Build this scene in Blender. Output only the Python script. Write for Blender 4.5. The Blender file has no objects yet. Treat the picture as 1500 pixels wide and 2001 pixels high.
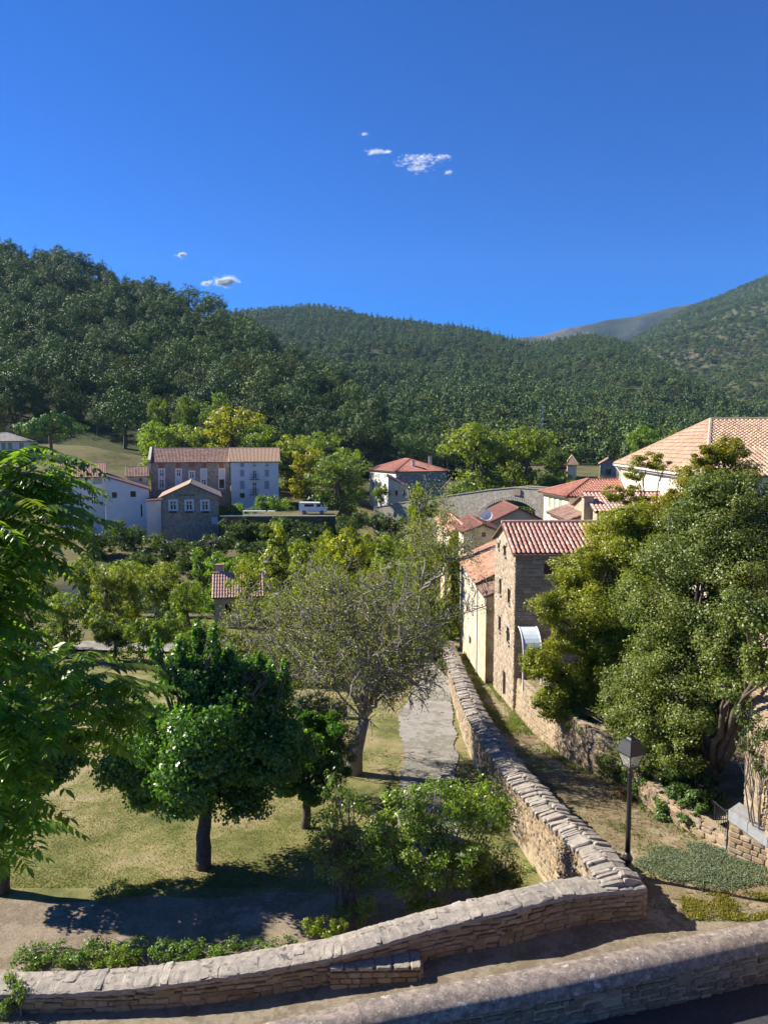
import bpy, math, random
import numpy as np
from mathutils import Vector, Matrix, noise as mnoise

random.seed(7)
rng = np.random.default_rng(11)
R = math.radians
scn = bpy.context.scene
COL = scn.collection

# ------------------------------------------------------------------ camera
F, TH, CH = 1450.0, R(5.3), 12.0          # focal length in photo pixels, pitch down, eye height above the lane
CT, ST = math.cos(TH), math.sin(TH)
cam = bpy.data.objects.new('camera', bpy.data.cameras.new('camera'))
COL.objects.link(cam)
cam.data.sensor_fit = 'VERTICAL'
cam.data.sensor_height = 36.0
cam.data.lens = 36.0 * F / 2001.0
cam.data.clip_start = 0.1
cam.data.clip_end = 40000
cam.location = (0, 0, CH)
cam.rotation_euler = (R(90) - TH, 0, 0)
scn.camera = cam

# ------------------------------------------------------------------ sky, sun, exposure
SUN = Vector((-1.32, 0.46, 1.0)).normalized()
world = bpy.data.worlds.new('World')
scn.world = world
world.use_nodes = True
wn = world.node_tree
bg = wn.nodes['Background']
sky = wn.nodes.new('ShaderNodeTexSky')
sky.sky_type = 'NISHITA'
sky.sun_disc = False
sky.sun_elevation = math.asin(SUN.z)
sky.sun_rotation = math.atan2(SUN.x, SUN.y)
sky.altitude = 3000
sky.air_density = 1.0
sky.dust_density = 0.0
sky.ozone_density = 8.0
hs = wn.nodes.new('ShaderNodeHueSaturation')
hs.inputs['Saturation'].default_value = 1.38
hs.inputs['Hue'].default_value = 0.512
wn.links.new(sky.outputs[0], hs.inputs['Color'])
wn.links.new(hs.outputs[0], bg.inputs[0])
bg.inputs[1].default_value = 0.07
sun = bpy.data.objects.new('sun', bpy.data.lights.new('sun', 'SUN'))
COL.objects.link(sun)
sun.data.energy = 5.0
sun.data.angle = R(0.53)
sun.data.color = (1.0, 0.93, 0.80)
sun.rotation_euler = (-SUN).to_track_quat('-Z', 'Y').to_euler()
vs = scn.view_settings
vs.view_transform = 'Standard'
vs.look = 'None'
vs.exposure = 1.32
vs.gamma = 1.0
vs.use_curve_mapping = False
scn.cycles.max_bounces = 6
scn.cycles.diffuse_bounces = 3
scn.cycles.transmission_bounces = 4
scn.cycles.transparent_max_bounces = 24
scn.cycles.volume_bounces = 0

# ------------------------------------------------------------------ pixel -> place helpers
def ray(px, py):
    a, b = (px - 750) / F, (1000.5 - py) / F
    return a, CT + b * ST, -ST + b * CT
def W(px, py, Y):                         # point on the pixel's ray at distance Y ahead
    a, y, w = ray(px, py); t = Y / y
    return Vector((a * t, Y, CH + w * t))
def G(px, py, z):                         # point on the pixel's ray at height z
    a, y, w = ray(px, py); t = (z - CH) / w
    return Vector((a * t, y * t, z))
def onwall(px, py, x0, y0, m):            # point on the vertical plane X = x0 + m (Y - y0)
    a, y, w = ray(px, py)
    return W(px, py, (x0 - m * y0) / (a / y - m))
def itp(v, xs, ys):
    return float(np.interp(v, xs, ys))

# ------------------------------------------------------------------ materials
MATS = {}
def newmat(name):
    m = bpy.data.materials.new(name); m.use_nodes = True
    MATS[name] = m
    nt = m.node_tree
    return m, nt, nt.nodes['Principled BSDF']
def N(nt, typ, **kw):
    n = nt.nodes.new(typ)
    for k, v in kw.items():
        if k.startswith('i_'):
            n.inputs[k[2:]].default_value = v
        else:
            setattr(n, k, v)
    return n
def ramp(nt, fac, stops, interp='LINEAR'):
    r = nt.nodes.new('ShaderNodeValToRGB'); cr = r.color_ramp; cr.interpolation = interp
    while len(cr.elements) < len(stops): cr.elements.new(0.5)
    for e, (p, c) in zip(cr.elements, stops):
        e.position = p; e.color = (*c, 1) if len(c) == 3 else c
    nt.links.new(fac, r.inputs[0])
    return r.outputs[0]
def even(cols):
    n = len(cols); return [(i / max(1, n - 1), c) for i, c in enumerate(cols)]
def mixc(nt, a, b, fac, mode='MIX'):
    m = nt.nodes.new('ShaderNodeMix'); m.data_type = 'RGBA'; m.blend_type = mode
    for k, v in ((6, a), (7, b), (0, fac)):
        if hasattr(v, 'is_linked'): nt.links.new(v, m.inputs[k])
        else: m.inputs[k].default_value = (*v, 1) if isinstance(v, tuple) and len(v) == 3 else v
    return m.outputs[2]
def math_(nt, op, a, b=0.0):
    m = nt.nodes.new('ShaderNodeMath'); m.operation = op
    for k, v in ((0, a), (1, b)):
        if hasattr(v, 'is_linked'): nt.links.new(v, m.inputs[k])
        else: m.inputs[k].default_value = v
    return m.outputs[0]
def noise_(nt, scale, detail=4, rough=0.6, vec=None, dist=0.0):
    n = N(nt, 'ShaderNodeTexNoise'); n.inputs['Scale'].default_value = scale
    n.inputs['Detail'].default_value = detail; n.inputs['Roughness'].default_value = rough
    n.inputs['Distortion'].default_value = dist
    if vec is not None: nt.links.new(vec, n.inputs['Vector'])
    return n.outputs[0]
def wpos(nt): return N(nt, 'ShaderNodeNewGeometry').outputs['Position']
def rnd_(nt):
    a = N(nt, 'ShaderNodeObjectInfo').outputs['Random']
    b = N(nt, 'ShaderNodeNewGeometry').outputs['Random Per Island']
    return math_(nt, 'FRACT', math_(nt, 'ADD', a, b))
def bump_(nt, h, strength, dist, bsdf):
    b = N(nt, 'ShaderNodeBump'); b.inputs['Strength'].default_value = strength
    b.inputs['Distance'].default_value = dist
    nt.links.new(h, b.inputs['Height']); nt.links.new(b.outputs[0], bsdf.inputs['Normal'])

def leafmat(name, cols, tr=0.4, warm=(1.25, 1.35, 0.55), rough=0.45, spec=0.4):
    m, nt, p = newmat(name)
    oi = N(nt, 'ShaderNodeObjectInfo')
    c = ramp(nt, rnd_(nt), even(cols))
    big = noise_(nt, 0.5, 2, 0.5, wpos(nt))
    c = mixc(nt, c, ramp(nt, big, [(0.3, (0.72, 0.78, 0.75)), (0.7, (1.2, 1.15, 1.0))]), 1.0, 'MULTIPLY')
    c = mixc(nt, c, oi.outputs['Color'], 1.0, 'MULTIPLY')
    if name in ('leaf_pine', 'leaf_scrub'):
        c = mixc(nt, c, ramp(nt, oi.outputs['Random'], [(0.0, (0.5, 0.6, 0.62)), (0.45, (0.82, 0.9, 0.88)), (0.8, (1.05, 1.05, 0.95)), (1.0, (1.3, 1.22, 0.92))]), 1.0, 'MULTIPLY')
    nt.links.new(c, p.inputs['Base Color'])
    p.inputs['Roughness'].default_value = rough
    p.inputs['Specular IOR Level'].default_value = spec
    t = N(nt, 'ShaderNodeBsdfTranslucent')
    nt.links.new(mixc(nt, c, warm, 1.0, 'MULTIPLY'), t.inputs[0])
    mx = N(nt, 'ShaderNodeMixShader'); mx.inputs[0].default_value = tr
    nt.links.new(p.outputs[0], mx.inputs[1]); nt.links.new(t.outputs[0], mx.inputs[2])
    nt.links.new(mx.outputs[0], nt.nodes['Material Output'].inputs[0])
    return m
def stonemat(name, cols, sc=3.0, spots=None, spot_t=0.62, bump=0.5, bd=0.02, mot=(0.62, 1.2), spot_sc=9.0, perobj=True, rough=0.9):
    m, nt, p = newmat(name)
    P = wpos(nt)
    f = rnd_(nt) if perobj else noise_(nt, sc * 0.8, 3, 0.7, P)
    if not perobj: f = math_(nt, 'ADD', math_(nt, 'MULTIPLY', math_(nt, 'SUBTRACT', f, 0.5), 2.2), 0.5)
    c = ramp(nt, f, even(cols))
    n1 = noise_(nt, sc, 8, 0.72, P)
    c = mixc(nt, c, ramp(nt, n1, [(0.3, (mot[0],) * 3), (0.7, (mot[1],) * 3)]), 1.0, 'MULTIPLY')
    if spots:
        n2 = noise_(nt, spot_sc, 4, 0.65, P, 0.6)
        c = mixc(nt, c, spots, ramp(nt, n2, [(spot_t - 0.03, (0, 0, 0)), (spot_t + 0.05, (1, 1, 1))]))
    nt.links.new(c, p.inputs['Base Color'])
    p.inputs['Roughness'].default_value = rough
    p.inputs['Specular IOR Level'].default_value = 0.25
    bump_(nt, noise_(nt, sc * 4, 8, 0.75, P), bump, bd, p)
    return m
def plain(name, col, rough=0.6, var=0.2, sc=4.0, bump=0.0, metal=0.0, spec=0.3):
    m, nt, p = newmat(name)
    n = noise_(nt, sc, 6, 0.65, wpos(nt))
    c = mixc(nt, col, ramp(nt, n, [(0.3, (1 - var,) * 3), (0.7, (1 + var * 0.6,) * 3)]), 1.0, 'MULTIPLY')
    nt.links.new(c, p.inputs['Base Color'])
    p.inputs['Roughness'].default_value = rough; p.inputs['Metallic'].default_value = metal
    p.inputs['Specular IOR Level'].default_value = spec
    if bump: bump_(nt, noise_(nt, sc * 5, 6, 0.7, wpos(nt)), bump, 0.02, p)
    return m
def patchmat(name, cols, scs=(0.25, 2.0), stretch=None, bump=0.6, bd=0.04):
    m, nt, p = newmat(name)
    P = wpos(nt)
    a, b = noise_(nt, scs[0], 5, 0.65, P), noise_(nt, scs[1], 8, 0.75, P)
    f = math_(nt, 'ADD', math_(nt, 'MULTIPLY', math_(nt, 'SUBTRACT', a, 0.5), 2.4), b)
    c = ramp(nt, math_(nt, 'SUBTRACT', f, 0.0), [(0.15 + 0.7 * q, cc) for q, cc in even(cols)])
    fine = noise_(nt, scs[1] * 9, 4, 0.8, P)
    c = mixc(nt, c, ramp(nt, fine, [(0.3, (0.6,) * 3), (0.7, (1.3,) * 3)]), 1.0, 'MULTIPLY')
    nt.links.new(c, p.inputs['Base Color']); p.inputs['Roughness'].default_value = 0.95
    p.inputs['Specular IOR Level'].default_value = 0.1
    bump_(nt, fine, bump, bd, p)
    return m

# foliage (leaf colours raised above natural albedo)
leafmat('leaf_heaven', [(0.096, 0.172, 0.026), (0.145, 0.24, 0.034), (0.194, 0.291, 0.042), (0.116, 0.186, 0.036)], 0.58, (1.35, 1.45, 0.45), 0.33, 0.55)
leafmat('leaf_mulberry', [(0.066, 0.138, 0.022), (0.094, 0.186, 0.026), (0.131, 0.244, 0.031)], 0.48, (1.4, 1.6, 0.45), 0.32, 0.55)
leafmat('leaf_olive', [(0.078, 0.111, 0.054), (0.117, 0.156, 0.078), (0.169, 0.202, 0.12)], 0.25, (1.1, 1.2, 0.7), 0.5)
leafmat('leaf_autumn', [(0.18, 0.217, 0.041), (0.236, 0.265, 0.043), (0.152, 0.209, 0.043), (0.276, 0.265, 0.058)], 0.45, (1.3, 1.25, 0.5))
leafmat('leaf_privet', [(0.23, 0.238, 0.026), (0.322, 0.294, 0.03), (0.184, 0.209, 0.026), (0.391, 0.312, 0.036)], 0.5, (1.25, 1.25, 0.5), 0.4)
leafmat('leaf_ivy', [(0.086, 0.132, 0.026), (0.131, 0.171, 0.036), (0.174, 0.202, 0.048), (0.104, 0.155, 0.03)], 0.36, (1.2, 1.3, 0.6), 0.42, 0.35)
leafmat('leaf_shrub', [(0.109, 0.186, 0.03), (0.155, 0.243, 0.042), (0.202, 0.272, 0.054), (0.186, 0.186, 0.048)], 0.48, (1.3, 1.4, 0.5), 0.4, 0.5)
leafmat('leaf_red', [(0.13, 0.07, 0.03), (0.16, 0.05, 0.03), (0.10, 0.11, 0.03)], 0.35, (1.2, 1.0, 0.6))
leafmat('leaf_bank', [(0.112, 0.162, 0.03), (0.16, 0.208, 0.037), (0.208, 0.239, 0.044), (0.144, 0.185, 0.037)], 0.5, (1.3, 1.35, 0.5))
leafmat('leaf_pine', [(0.075, 0.124, 0.04), (0.109, 0.163, 0.05), (0.143, 0.201, 0.06)], 0.08, (1.1, 1.2, 0.7), 0.6, 0.2)
leafmat('leaf_scrub', [(0.078, 0.108, 0.038), (0.111, 0.143, 0.047), (0.15, 0.176, 0.055)], 0.1, (1.15, 1.2, 0.6), 0.7, 0.1)
leafmat('leaf_grass', [(0.13, 0.17, 0.045), (0.18, 0.20, 0.06), (0.26, 0.24, 0.10), (0.11, 0.16, 0.035)], 0.35, (1.2, 1.2, 0.6), 0.6, 0.2)
leafmat('leaf_herb', [(0.13, 0.175, 0.115), (0.17, 0.21, 0.14), (0.20, 0.22, 0.14), (0.11, 0.16, 0.08)], 0.25, (1.1, 1.15, 0.8), 0.6, 0.2)
plain('bark', (0.11, 0.085, 0.065), 0.95, 0.5, 9.0, 0.8)
plain('bark_grey', (0.17, 0.155, 0.14), 0.95, 0.5, 12.0, 0.8)
plain('bark_bare', (0.27, 0.24, 0.21), 0.95, 0.4, 10.0, 0.6)
plain('twig', (0.17, 0.145, 0.12), 0.9, 0.3, 8.0)
# masonry
stonemat('stone_wall', [(0.20, 0.15, 0.095), (0.30, 0.22, 0.14), (0.25, 0.20, 0.15), (0.36, 0.28, 0.19), (0.23, 0.155, 0.09)], 4.0, (0.42, 0.38, 0.30), 0.66)
stonemat('mortar_warm', [(0.30, 0.235, 0.15), (0.38, 0.30, 0.20), (0.25, 0.195, 0.13)], 2.0, None, perobj=False, bump=0.8)
stonemat('stone_coping', [(0.33, 0.285, 0.24), (0.38, 0.33, 0.275), (0.30, 0.265, 0.23), (0.41, 0.36, 0.31)], 6.0, (0.10, 0.092, 0.085), 0.61, 0.9, 0.03, spot_sc=5.0)
stonemat('cement_coping', [(0.21, 0.165, 0.14), (0.30, 0.245, 0.205), (0.17, 0.14, 0.125), (0.33, 0.275, 0.235)], 5.0, (0.42, 0.39, 0.35), 0.625, 1.0, 0.02, perobj=False, spot_sc=6.0, mot=(0.5, 1.25))
stonemat('rubble_dark', [(0.17, 0.12, 0.08), (0.24, 0.18, 0.12), (0.15, 0.11, 0.08), (0.30, 0.24, 0.17)], 5.0, (0.36, 0.32, 0.27), 0.66)
stonemat('tower_stone', [(0.30, 0.235, 0.165), (0.38, 0.30, 0.215), (0.26, 0.205, 0.15), (0.43, 0.35, 0.26), (0.33, 0.25, 0.17)], 3.0, None)
stonemat('tower_mortar', [(0.34, 0.275, 0.195), (0.42, 0.345, 0.25), (0.30, 0.24, 0.17)], 1.5, None, perobj=False)
stonemat('far_stone', [(0.32, 0.255, 0.19), (0.42, 0.34, 0.26), (0.27, 0.22, 0.165), (0.46, 0.38, 0.30)], 2.2, (0.21, 0.17, 0.135), 0.6, perobj=False, spot_sc=2.8)
stonemat('bridge_stone', [(0.33, 0.30, 0.24), (0.42, 0.38, 0.31), (0.28, 0.255, 0.205), (0.46, 0.42, 0.34)], 2.6, (0.22, 0.205, 0.17), 0.58, perobj=False, spot_sc=2.5)
plain('plaster_white', (0.68, 0.66, 0.63), 0.9, 0.10, 0.8, 0.1)
plain('plaster_beige', (0.66, 0.59, 0.48), 0.9, 0.12, 0.8, 0.1)
plain('plaster_yellow', (0.72, 0.62, 0.38), 0.9, 0.08, 0.6, 0.1)
plain('plaster_grey', (0.42, 0.385, 0.33), 0.9, 0.2, 0.8, 0.2)
plain('plaster_cream', (0.55, 0.48, 0.37), 0.9, 0.2, 0.9, 0.2)
stonemat('house_plaster', [(0.50, 0.41, 0.28), (0.60, 0.50, 0.36), (0.44, 0.355, 0.24), (0.55, 0.47, 0.35)], 0.9, None, perobj=False, bump=0.5)
stonemat('tile_pink', [(0.42, 0.22, 0.17), (0.50, 0.30, 0.24), (0.36, 0.17, 0.13), (0.55, 0.38, 0.31), (0.44, 0.20, 0.145)], 4.0, (0.5, 0.42, 0.36), 0.66, 0.3, 0.01)
stonemat('tile_tan', [(0.42, 0.275, 0.18), (0.50, 0.35, 0.24), (0.35, 0.225, 0.155), (0.47, 0.36, 0.27), (0.42, 0.25, 0.155)], 4.0, (0.34, 0.30, 0.25), 0.64, 0.3, 0.01)
stonemat('tile_orange', [(0.44, 0.235, 0.145), (0.52, 0.31, 0.205), (0.37, 0.19, 0.12), (0.48, 0.33, 0.24)], 1.6, (0.42, 0.33, 0.25), 0.64, 0.3, 0.01, perobj=False)
stonemat('tile_red', [(0.36, 0.14, 0.10), (0.45, 0.21, 0.155), (0.29, 0.105, 0.08)], 2.0, None, perobj=False, bump=0.3)
stonemat('tile_brown', [(0.27, 0.16, 0.125), (0.36, 0.225, 0.17), (0.21, 0.13, 0.10), (0.42, 0.28, 0.22)], 1.4, (0.36, 0.29, 0.24), 0.62, perobj=False, bump=0.3)
stonemat('tile_dark', [(0.17, 0.075, 0.06), (0.22, 0.10, 0.08), (0.13, 0.06, 0.05)], 1.4, None, perobj=False, bump=0.3)
plain('brick_red', (0.34, 0.125, 0.075), 0.9, 0.3, 5.0, 0.3)
plain('roof_under', (0.13, 0.085, 0.065), 0.95, 0.3, 3.0)
plain('frame_white', (0.72, 0.70, 0.66), 0.7, 0.08)
plain('shutter_red', (0.085, 0.03, 0.025), 0.6, 0.2, 9)
plain('shutter_green', (0.30, 0.34, 0.29), 0.7, 0.1)
plain('shutter_blue', (0.30, 0.33, 0.36), 0.7, 0.15)
plain('shutter_white', (0.60, 0.60, 0.60), 0.7, 0.1)
plain('wood_dark', (0.07, 0.045, 0.03), 0.7, 0.3, 6)
plain('iron_black', (0.018, 0.019, 0.022), 0.42, 0.3, 14, 0.15, 0.0, 0.5)
plain('slab_grey', (0.40, 0.41, 0.41), 0.8, 0.25, 5, 0.4)
plain('concrete', (0.24, 0.22, 0.20), 0.9, 0.25, 4, 0.4)
plain('asphalt', (0.045, 0.045, 0.05), 0.9, 0.3, 12, 0.4)
plain('white_paint', (0.75, 0.75, 0.75), 0.4, 0.05, 2, 0, 0, 0.5)
plain('rubber', (0.02, 0.02, 0.02), 0.8, 0.1)
plain('poly_sheet', (0.55, 0.62, 0.66), 0.25, 0.1, 2, 0, 0, 0.5)
plain('letter_dark', (0.05, 0.05, 0.055), 0.8, 0.1)
def glassmat(name, col):
    m, nt, p = newmat(name)
    p.inputs['Base Color'].default_value = (*col, 1); p.inputs['Roughness'].default_value = 0.08
    p.inputs['Specular IOR Level'].default_value = 0.6
glassmat('pane_dark', (0.012, 0.014, 0.017))
glassmat('pane_lit', (0.10, 0.115, 0.13))
m, nt, p = newmat('lantern_glass')
p.inputs['Base Color'].default_value = (0.95, 0.93, 0.88, 1); p.inputs['Roughness'].default_value = 0.12
p.inputs['Transmission Weight'].default_value = 0.85; p.inputs['IOR'].default_value = 1.15
# ground
patchmat('lawn', [(0.09, 0.105, 0.035), (0.155, 0.155, 0.055), (0.23, 0.20, 0.09), (0.29, 0.235, 0.135)], (0.3, 1.6))
patchmat('dirt', [(0.24, 0.19, 0.135), (0.31, 0.25, 0.18), (0.20, 0.16, 0.11), (0.35, 0.29, 0.22)], (0.4, 2.5), bump=0.9)
patchmat('gravel', [(0.27, 0.245, 0.21), (0.35, 0.325, 0.29), (0.20, 0.19, 0.15), (0.33, 0.295, 0.25)], (0.3, 3.0), bump=0.9)
patchmat('lane_earth', [(0.13, 0.115, 0.055), (0.24, 0.185, 0.115), (0.19, 0.16, 0.085), (0.33, 0.265, 0.18), (0.14, 0.15, 0.055)], (0.35, 1.8), bump=0.9)
patchmat('ramp_stone', [(0.24, 0.195, 0.135), (0.38, 0.32, 0.24), (0.22, 0.18, 0.125), (0.44, 0.38, 0.30)], (0.4, 6.0), bump=1.0, bd=0.05)
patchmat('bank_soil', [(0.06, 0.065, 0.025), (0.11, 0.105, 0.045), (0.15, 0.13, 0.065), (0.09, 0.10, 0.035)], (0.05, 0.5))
patchmat('forest_floor', [(0.03, 0.042, 0.016), (0.05, 0.06, 0.022), (0.075, 0.08, 0.032)], (0.02, 0.15))
patchmat('hill_scrub', [(0.045, 0.06, 0.022), (0.07, 0.085, 0.03), (0.085, 0.095, 0.042), (0.15, 0.125, 0.08)], (0.004, 0.03))
patchmat('mountain_rock', [(0.03, 0.045, 0.035), (0.05, 0.062, 0.045), (0.08, 0.08, 0.07), (0.16, 0.145, 0.13)], (0.004, 0.02), bump=1.0, bd=6.0)
m, nt, p = newmat('water'); p.inputs['Base Color'].default_value = (0.02, 0.03, 0.025, 1); p.inputs['Roughness'].default_value = 0.08
bump_(nt, noise_(nt, 1.2, 3, 0.5, wpos(nt)), 0.25, 0.05, p)

# ------------------------------------------------------------------ mesh helpers
def link_mesh(name, me, mat=None, parent=None, loc=None):
    if mat:
        for mm in ([mat] if isinstance(mat, str) else mat): me.materials.append(MATS[mm])
    o = bpy.data.objects.new(name, me); COL.objects.link(o)
    if parent is not None: o.parent = parent
    if loc is not None: o.location = loc
    return o
def npmesh(name, V, Fq, smooth=False):
    """V (n,3), Fq (m,k) numpy arrays"""
    V = np.asarray(V, dtype=np.float32); Fq = np.asarray(Fq, dtype=np.int32)
    me = bpy.data.meshes.new(name)
    k = Fq.shape[1]
    me.vertices.add(len(V)); me.vertices.foreach_set('co', V.ravel())
    me.loops.add(Fq.size); me.loops.foreach_set('vertex_index', Fq.ravel())
    me.polygons.add(len(Fq)); me.polygons.foreach_set('loop_start', np.arange(0, Fq.size, k, dtype=np.int32))
    me.update(calc_edges=True)
    if smooth: me.polygons.foreach_set('use_smooth', np.ones(len(Fq), dtype=bool))
    return me
class MB:
    def __init__(s): s.v, s.f = [], []
    def add(s, vs, fs):
        o = len(s.v); s.v += [tuple(v) for v in vs]; s.f += [tuple(o + i for i in f) for f in fs]; return s
    def quad(s, a, b, c, d): return s.add([a, b, c, d], [(0, 1, 2, 3)])
    def box(s, c, d, m=None):
        x, y, z = (q / 2 for q in d)
        vs = [Vector((sx * x, sy * y, sz * z)) for sz in (-1, 1) for sy in (-1, 1) for sx in (-1, 1)]
        if m is not None: vs = [m @ v for v in vs]
        c = Vector(c)
        return s.add([v + c for v in vs], [(0, 2, 3, 1), (4, 5, 7, 6), (0, 1, 5, 4), (2, 6, 7, 3), (0, 4, 6, 2), (1, 3, 7, 5)])
    def hexa(s, b4, t4):                   # bottom quad (ccw from above), top quad
        return s.add(list(b4) + list(t4), [(3, 2, 1, 0), (4, 5, 6, 7), (0, 1, 5, 4), (1, 2, 6, 5), (2, 3, 7, 6), (3, 0, 4, 7)])
    def tube(s, pts, rad, n=6, cap=True):
        pts = [Vector(p) for p in pts]; o = len(s.v); ref = Vector((0.31, 0.17, 0.93))
        for i, p in enumerate(pts):
            t = (pts[min(i + 1, len(pts) - 1)] - pts[max(i - 1, 0)])
            if t.length < 1e-9: t = Vector((0, 0, 1))
            t.normalize()
            a = t.cross(ref if abs(t.dot(ref)) < 0.95 else Vector((1, 0, 0))).normalized(); b = t.cross(a)
            r = rad[i] if isinstance(rad, (list, tuple)) else rad
            for k in range(n):
                q = 2 * math.pi * k / n
                s.v.append(tuple(p + (a * math.cos(q) + b * math.sin(q)) * r))
        for i in range(len(pts) - 1):
            for k in range(n):
                k2 = (k + 1) % n
                s.f.append((o + i * n + k, o + i * n + k2, o + (i + 1) * n + k2, o + (i + 1) * n + k))
        if cap:
            e = o + (len(pts) - 1) * n
            s.f.append(tuple(range(e, e + n))); s.f.append(tuple(range(o + n - 1, o - 1, -1)))
        return s
    def lathe(s, c, prof, n=14):
        o = len(s.v); c = Vector(c)
        for r, z in prof:
            for k in range(n):
                q = 2 * math.pi * k / n
                s.v.append((c.x + r * math.cos(q), c.y + r * math.sin(q), c.z + z))
        for i in range(len(prof) - 1):
            for k in range(n):
                k2 = (k + 1) % n
                s.f.append((o + i * n + k, o + i * n + k2, o + (i + 1) * n + k2, o + (i + 1) * n + k))
        e = o + (len(prof) - 1) * n
        s.f.append(tuple(range(e, e + n))); s.f.append(tuple(range(o + n - 1, o - 1, -1)))
        return s
    def mesh(s, name, smooth=False):
        me = bpy.data.meshes.new(name); me.from_pydata(s.v, [], s.f); me.update()
        if smooth: me.polygons.foreach_set('use_smooth', [True] * len(me.polygons))
        return me
    def build(s, name, mat, parent=None, smooth=False, loc=None):
        me = s.mesh(name, smooth)
        if parent is not None and loc is None:          # vertices are in world coordinates: bring them into the parent's frame
            M_ = parent.matrix_basis.copy(); q = parent.parent
            while q is not None: M_ = q.matrix_basis @ M_; q = q.parent
            me.transform(M_.inverted())
        return link_mesh(name, me, mat, parent, loc)
def tag(o, label=None, cat=None, group=None, kind=None):
    for k, v in (('label', label), ('category', cat), ('group', group), ('kind', kind)):
        if v: o[k] = v
    return o
def thing(name, label, cat, loc=(0, 0, 0), group=None):
    o = bpy.data.objects.new(name, None); COL.objects.link(o); o.location = loc; o.empty_display_size = 0.3
    return tag(o, label, cat, group)
def copy_tree(o, parent=None):
    c = o.copy(); COL.objects.link(c); c.parent = parent
    for ch in list(o.children): copy_tree(ch, c)
    return c

# stone pieces ------------------------------------------------------
def stone_variant(i, rough=0.16):
    rr = random.Random(100 + i)
    me = bpy.data.meshes.new('stone')
    b = 0.13
    vs, fs = [], []
    # chamfered block, 24 corner points -> 26 faces kept light
    idx = {}
    for sx in (-1, 1):
        for sy in (-1, 1):
            for sz in (-1, 1):
                j = [rr.uniform(-rough, rough) * 0.5 for _ in range(3)]
                for ax in range(3):
                    p = [sx * 0.5, sy * 0.5, sz * 0.5]
                    for a in range(3):
                        if a != ax: p[a] -= (sx, sy, sz)[a] * b * rr.uniform(0.7, 1.4)
                    p = [p[a] + j[a] * (0.8 if a != 1 else 0.35) for a in range(3)]
                    idx[(sx, sy, sz, ax)] = len(vs); vs.append(p)
    for ax in range(3):
        o1, o2 = [(1, 2), (2, 0), (0, 1)][ax]
        for s in (-1, 1):
            q = []
            for (a, b2) in ((-1, -1), (1, -1), (1, 1), (-1, 1)):
                k = [0, 0, 0]; k[ax] = s; k[o1] = a; k[o2] = b2
                q.append(idx[(*k, ax)])
            fs.append(q if s > 0 else q[::-1])
    for ax in range(3):
        o1, o2 = [(1, 2), (2, 0), (0, 1)][ax]
        for s1 in (-1, 1):
            for s2 in (-1, 1):
                def key(t, w):
                    k = [0, 0, 0]; k[ax] = t; k[o1] = s1; k[o2] = s2; return idx[(*k, w)]
                q = [key(-1, o1), key(1, o1), key(1, o2), key(-1, o2)]
                fs.append(q if s1 * s2 < 0 else q[::-1])
    for sx in (-1, 1):
        for sy in (-1, 1):
            for sz in (-1, 1):
                q = [idx[(sx, sy, sz, a)] for a in range(3)]
                fs.append(q if sx * sy * sz > 0 else q[::-1])
    me.from_pydata(vs, [], fs); me.update()
    return me
STONES = {}
def pieces(parent, name, mats, meshes, mat, limit=300, stuff_name=None):
    """mats: list of 4x4 world matrices; the ones that show largest become objects, the rest one joined part"""
    loc = parent.matrix_basis.translation
    key = (tuple(me.name for me in meshes), mat)
    if key not in STONES:
        vs = []
        for me in meshes:
            m2 = me.copy(); m2.materials.clear(); m2.materials.append(MATS[mat]); vs.append(m2)
        STONES[key] = vs
    vs = STONES[key]
    def pr(m):
        c = m.translation; d2 = max(1, c.x ** 2 + c.y ** 2 + (c.z - CH) ** 2)
        a = abs(c.x) / max(0.1, c.y)
        sc = m.to_scale()
        return -(sc.x * sc.z) / d2 * (1 if a < 0.535 else 0.02)
    mats = sorted(mats, key=pr)
    for i, m in enumerate(mats[:limit]):
        o = bpy.data.objects.new(name, vs[i % len(vs)]); COL.objects.link(o)
        o.parent = parent
        o.matrix_basis = Matrix.Translation(-loc) @ m
    rest = mats[limit:]
    if rest:
        Vs, Fs, off = [], [], 0
        src = []
        for me in meshes:
            co = np.array([v.co[:] for v in me.vertices]); fc = [tuple(p.vertices) for p in me.polygons]
            src.append((co, fc))
        faces = []
        for i, m in enumerate(rest):
            co, fc = src[i % len(src)]
            M3 = np.array(m.to_3x3()); t = np.array(m.translation - loc)
            Vs.append(co @ M3.T + t)
            faces += [tuple(q + off for q in f) for f in fc]; off += len(co)
        me = bpy.data.meshes.new(stuff_name or name); me.from_pydata(np.concatenate(Vs).tolist(), [], faces); me.update()
        o = link_mesh(stuff_name or ('small_' + name + 's'), me, mat, parent)
        o['kind'] = 'stuff'
STV = [stone_variant(i) for i in range(8)]
STF = [stone_variant(20 + i, 0.10) for i in range(6)]

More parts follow.
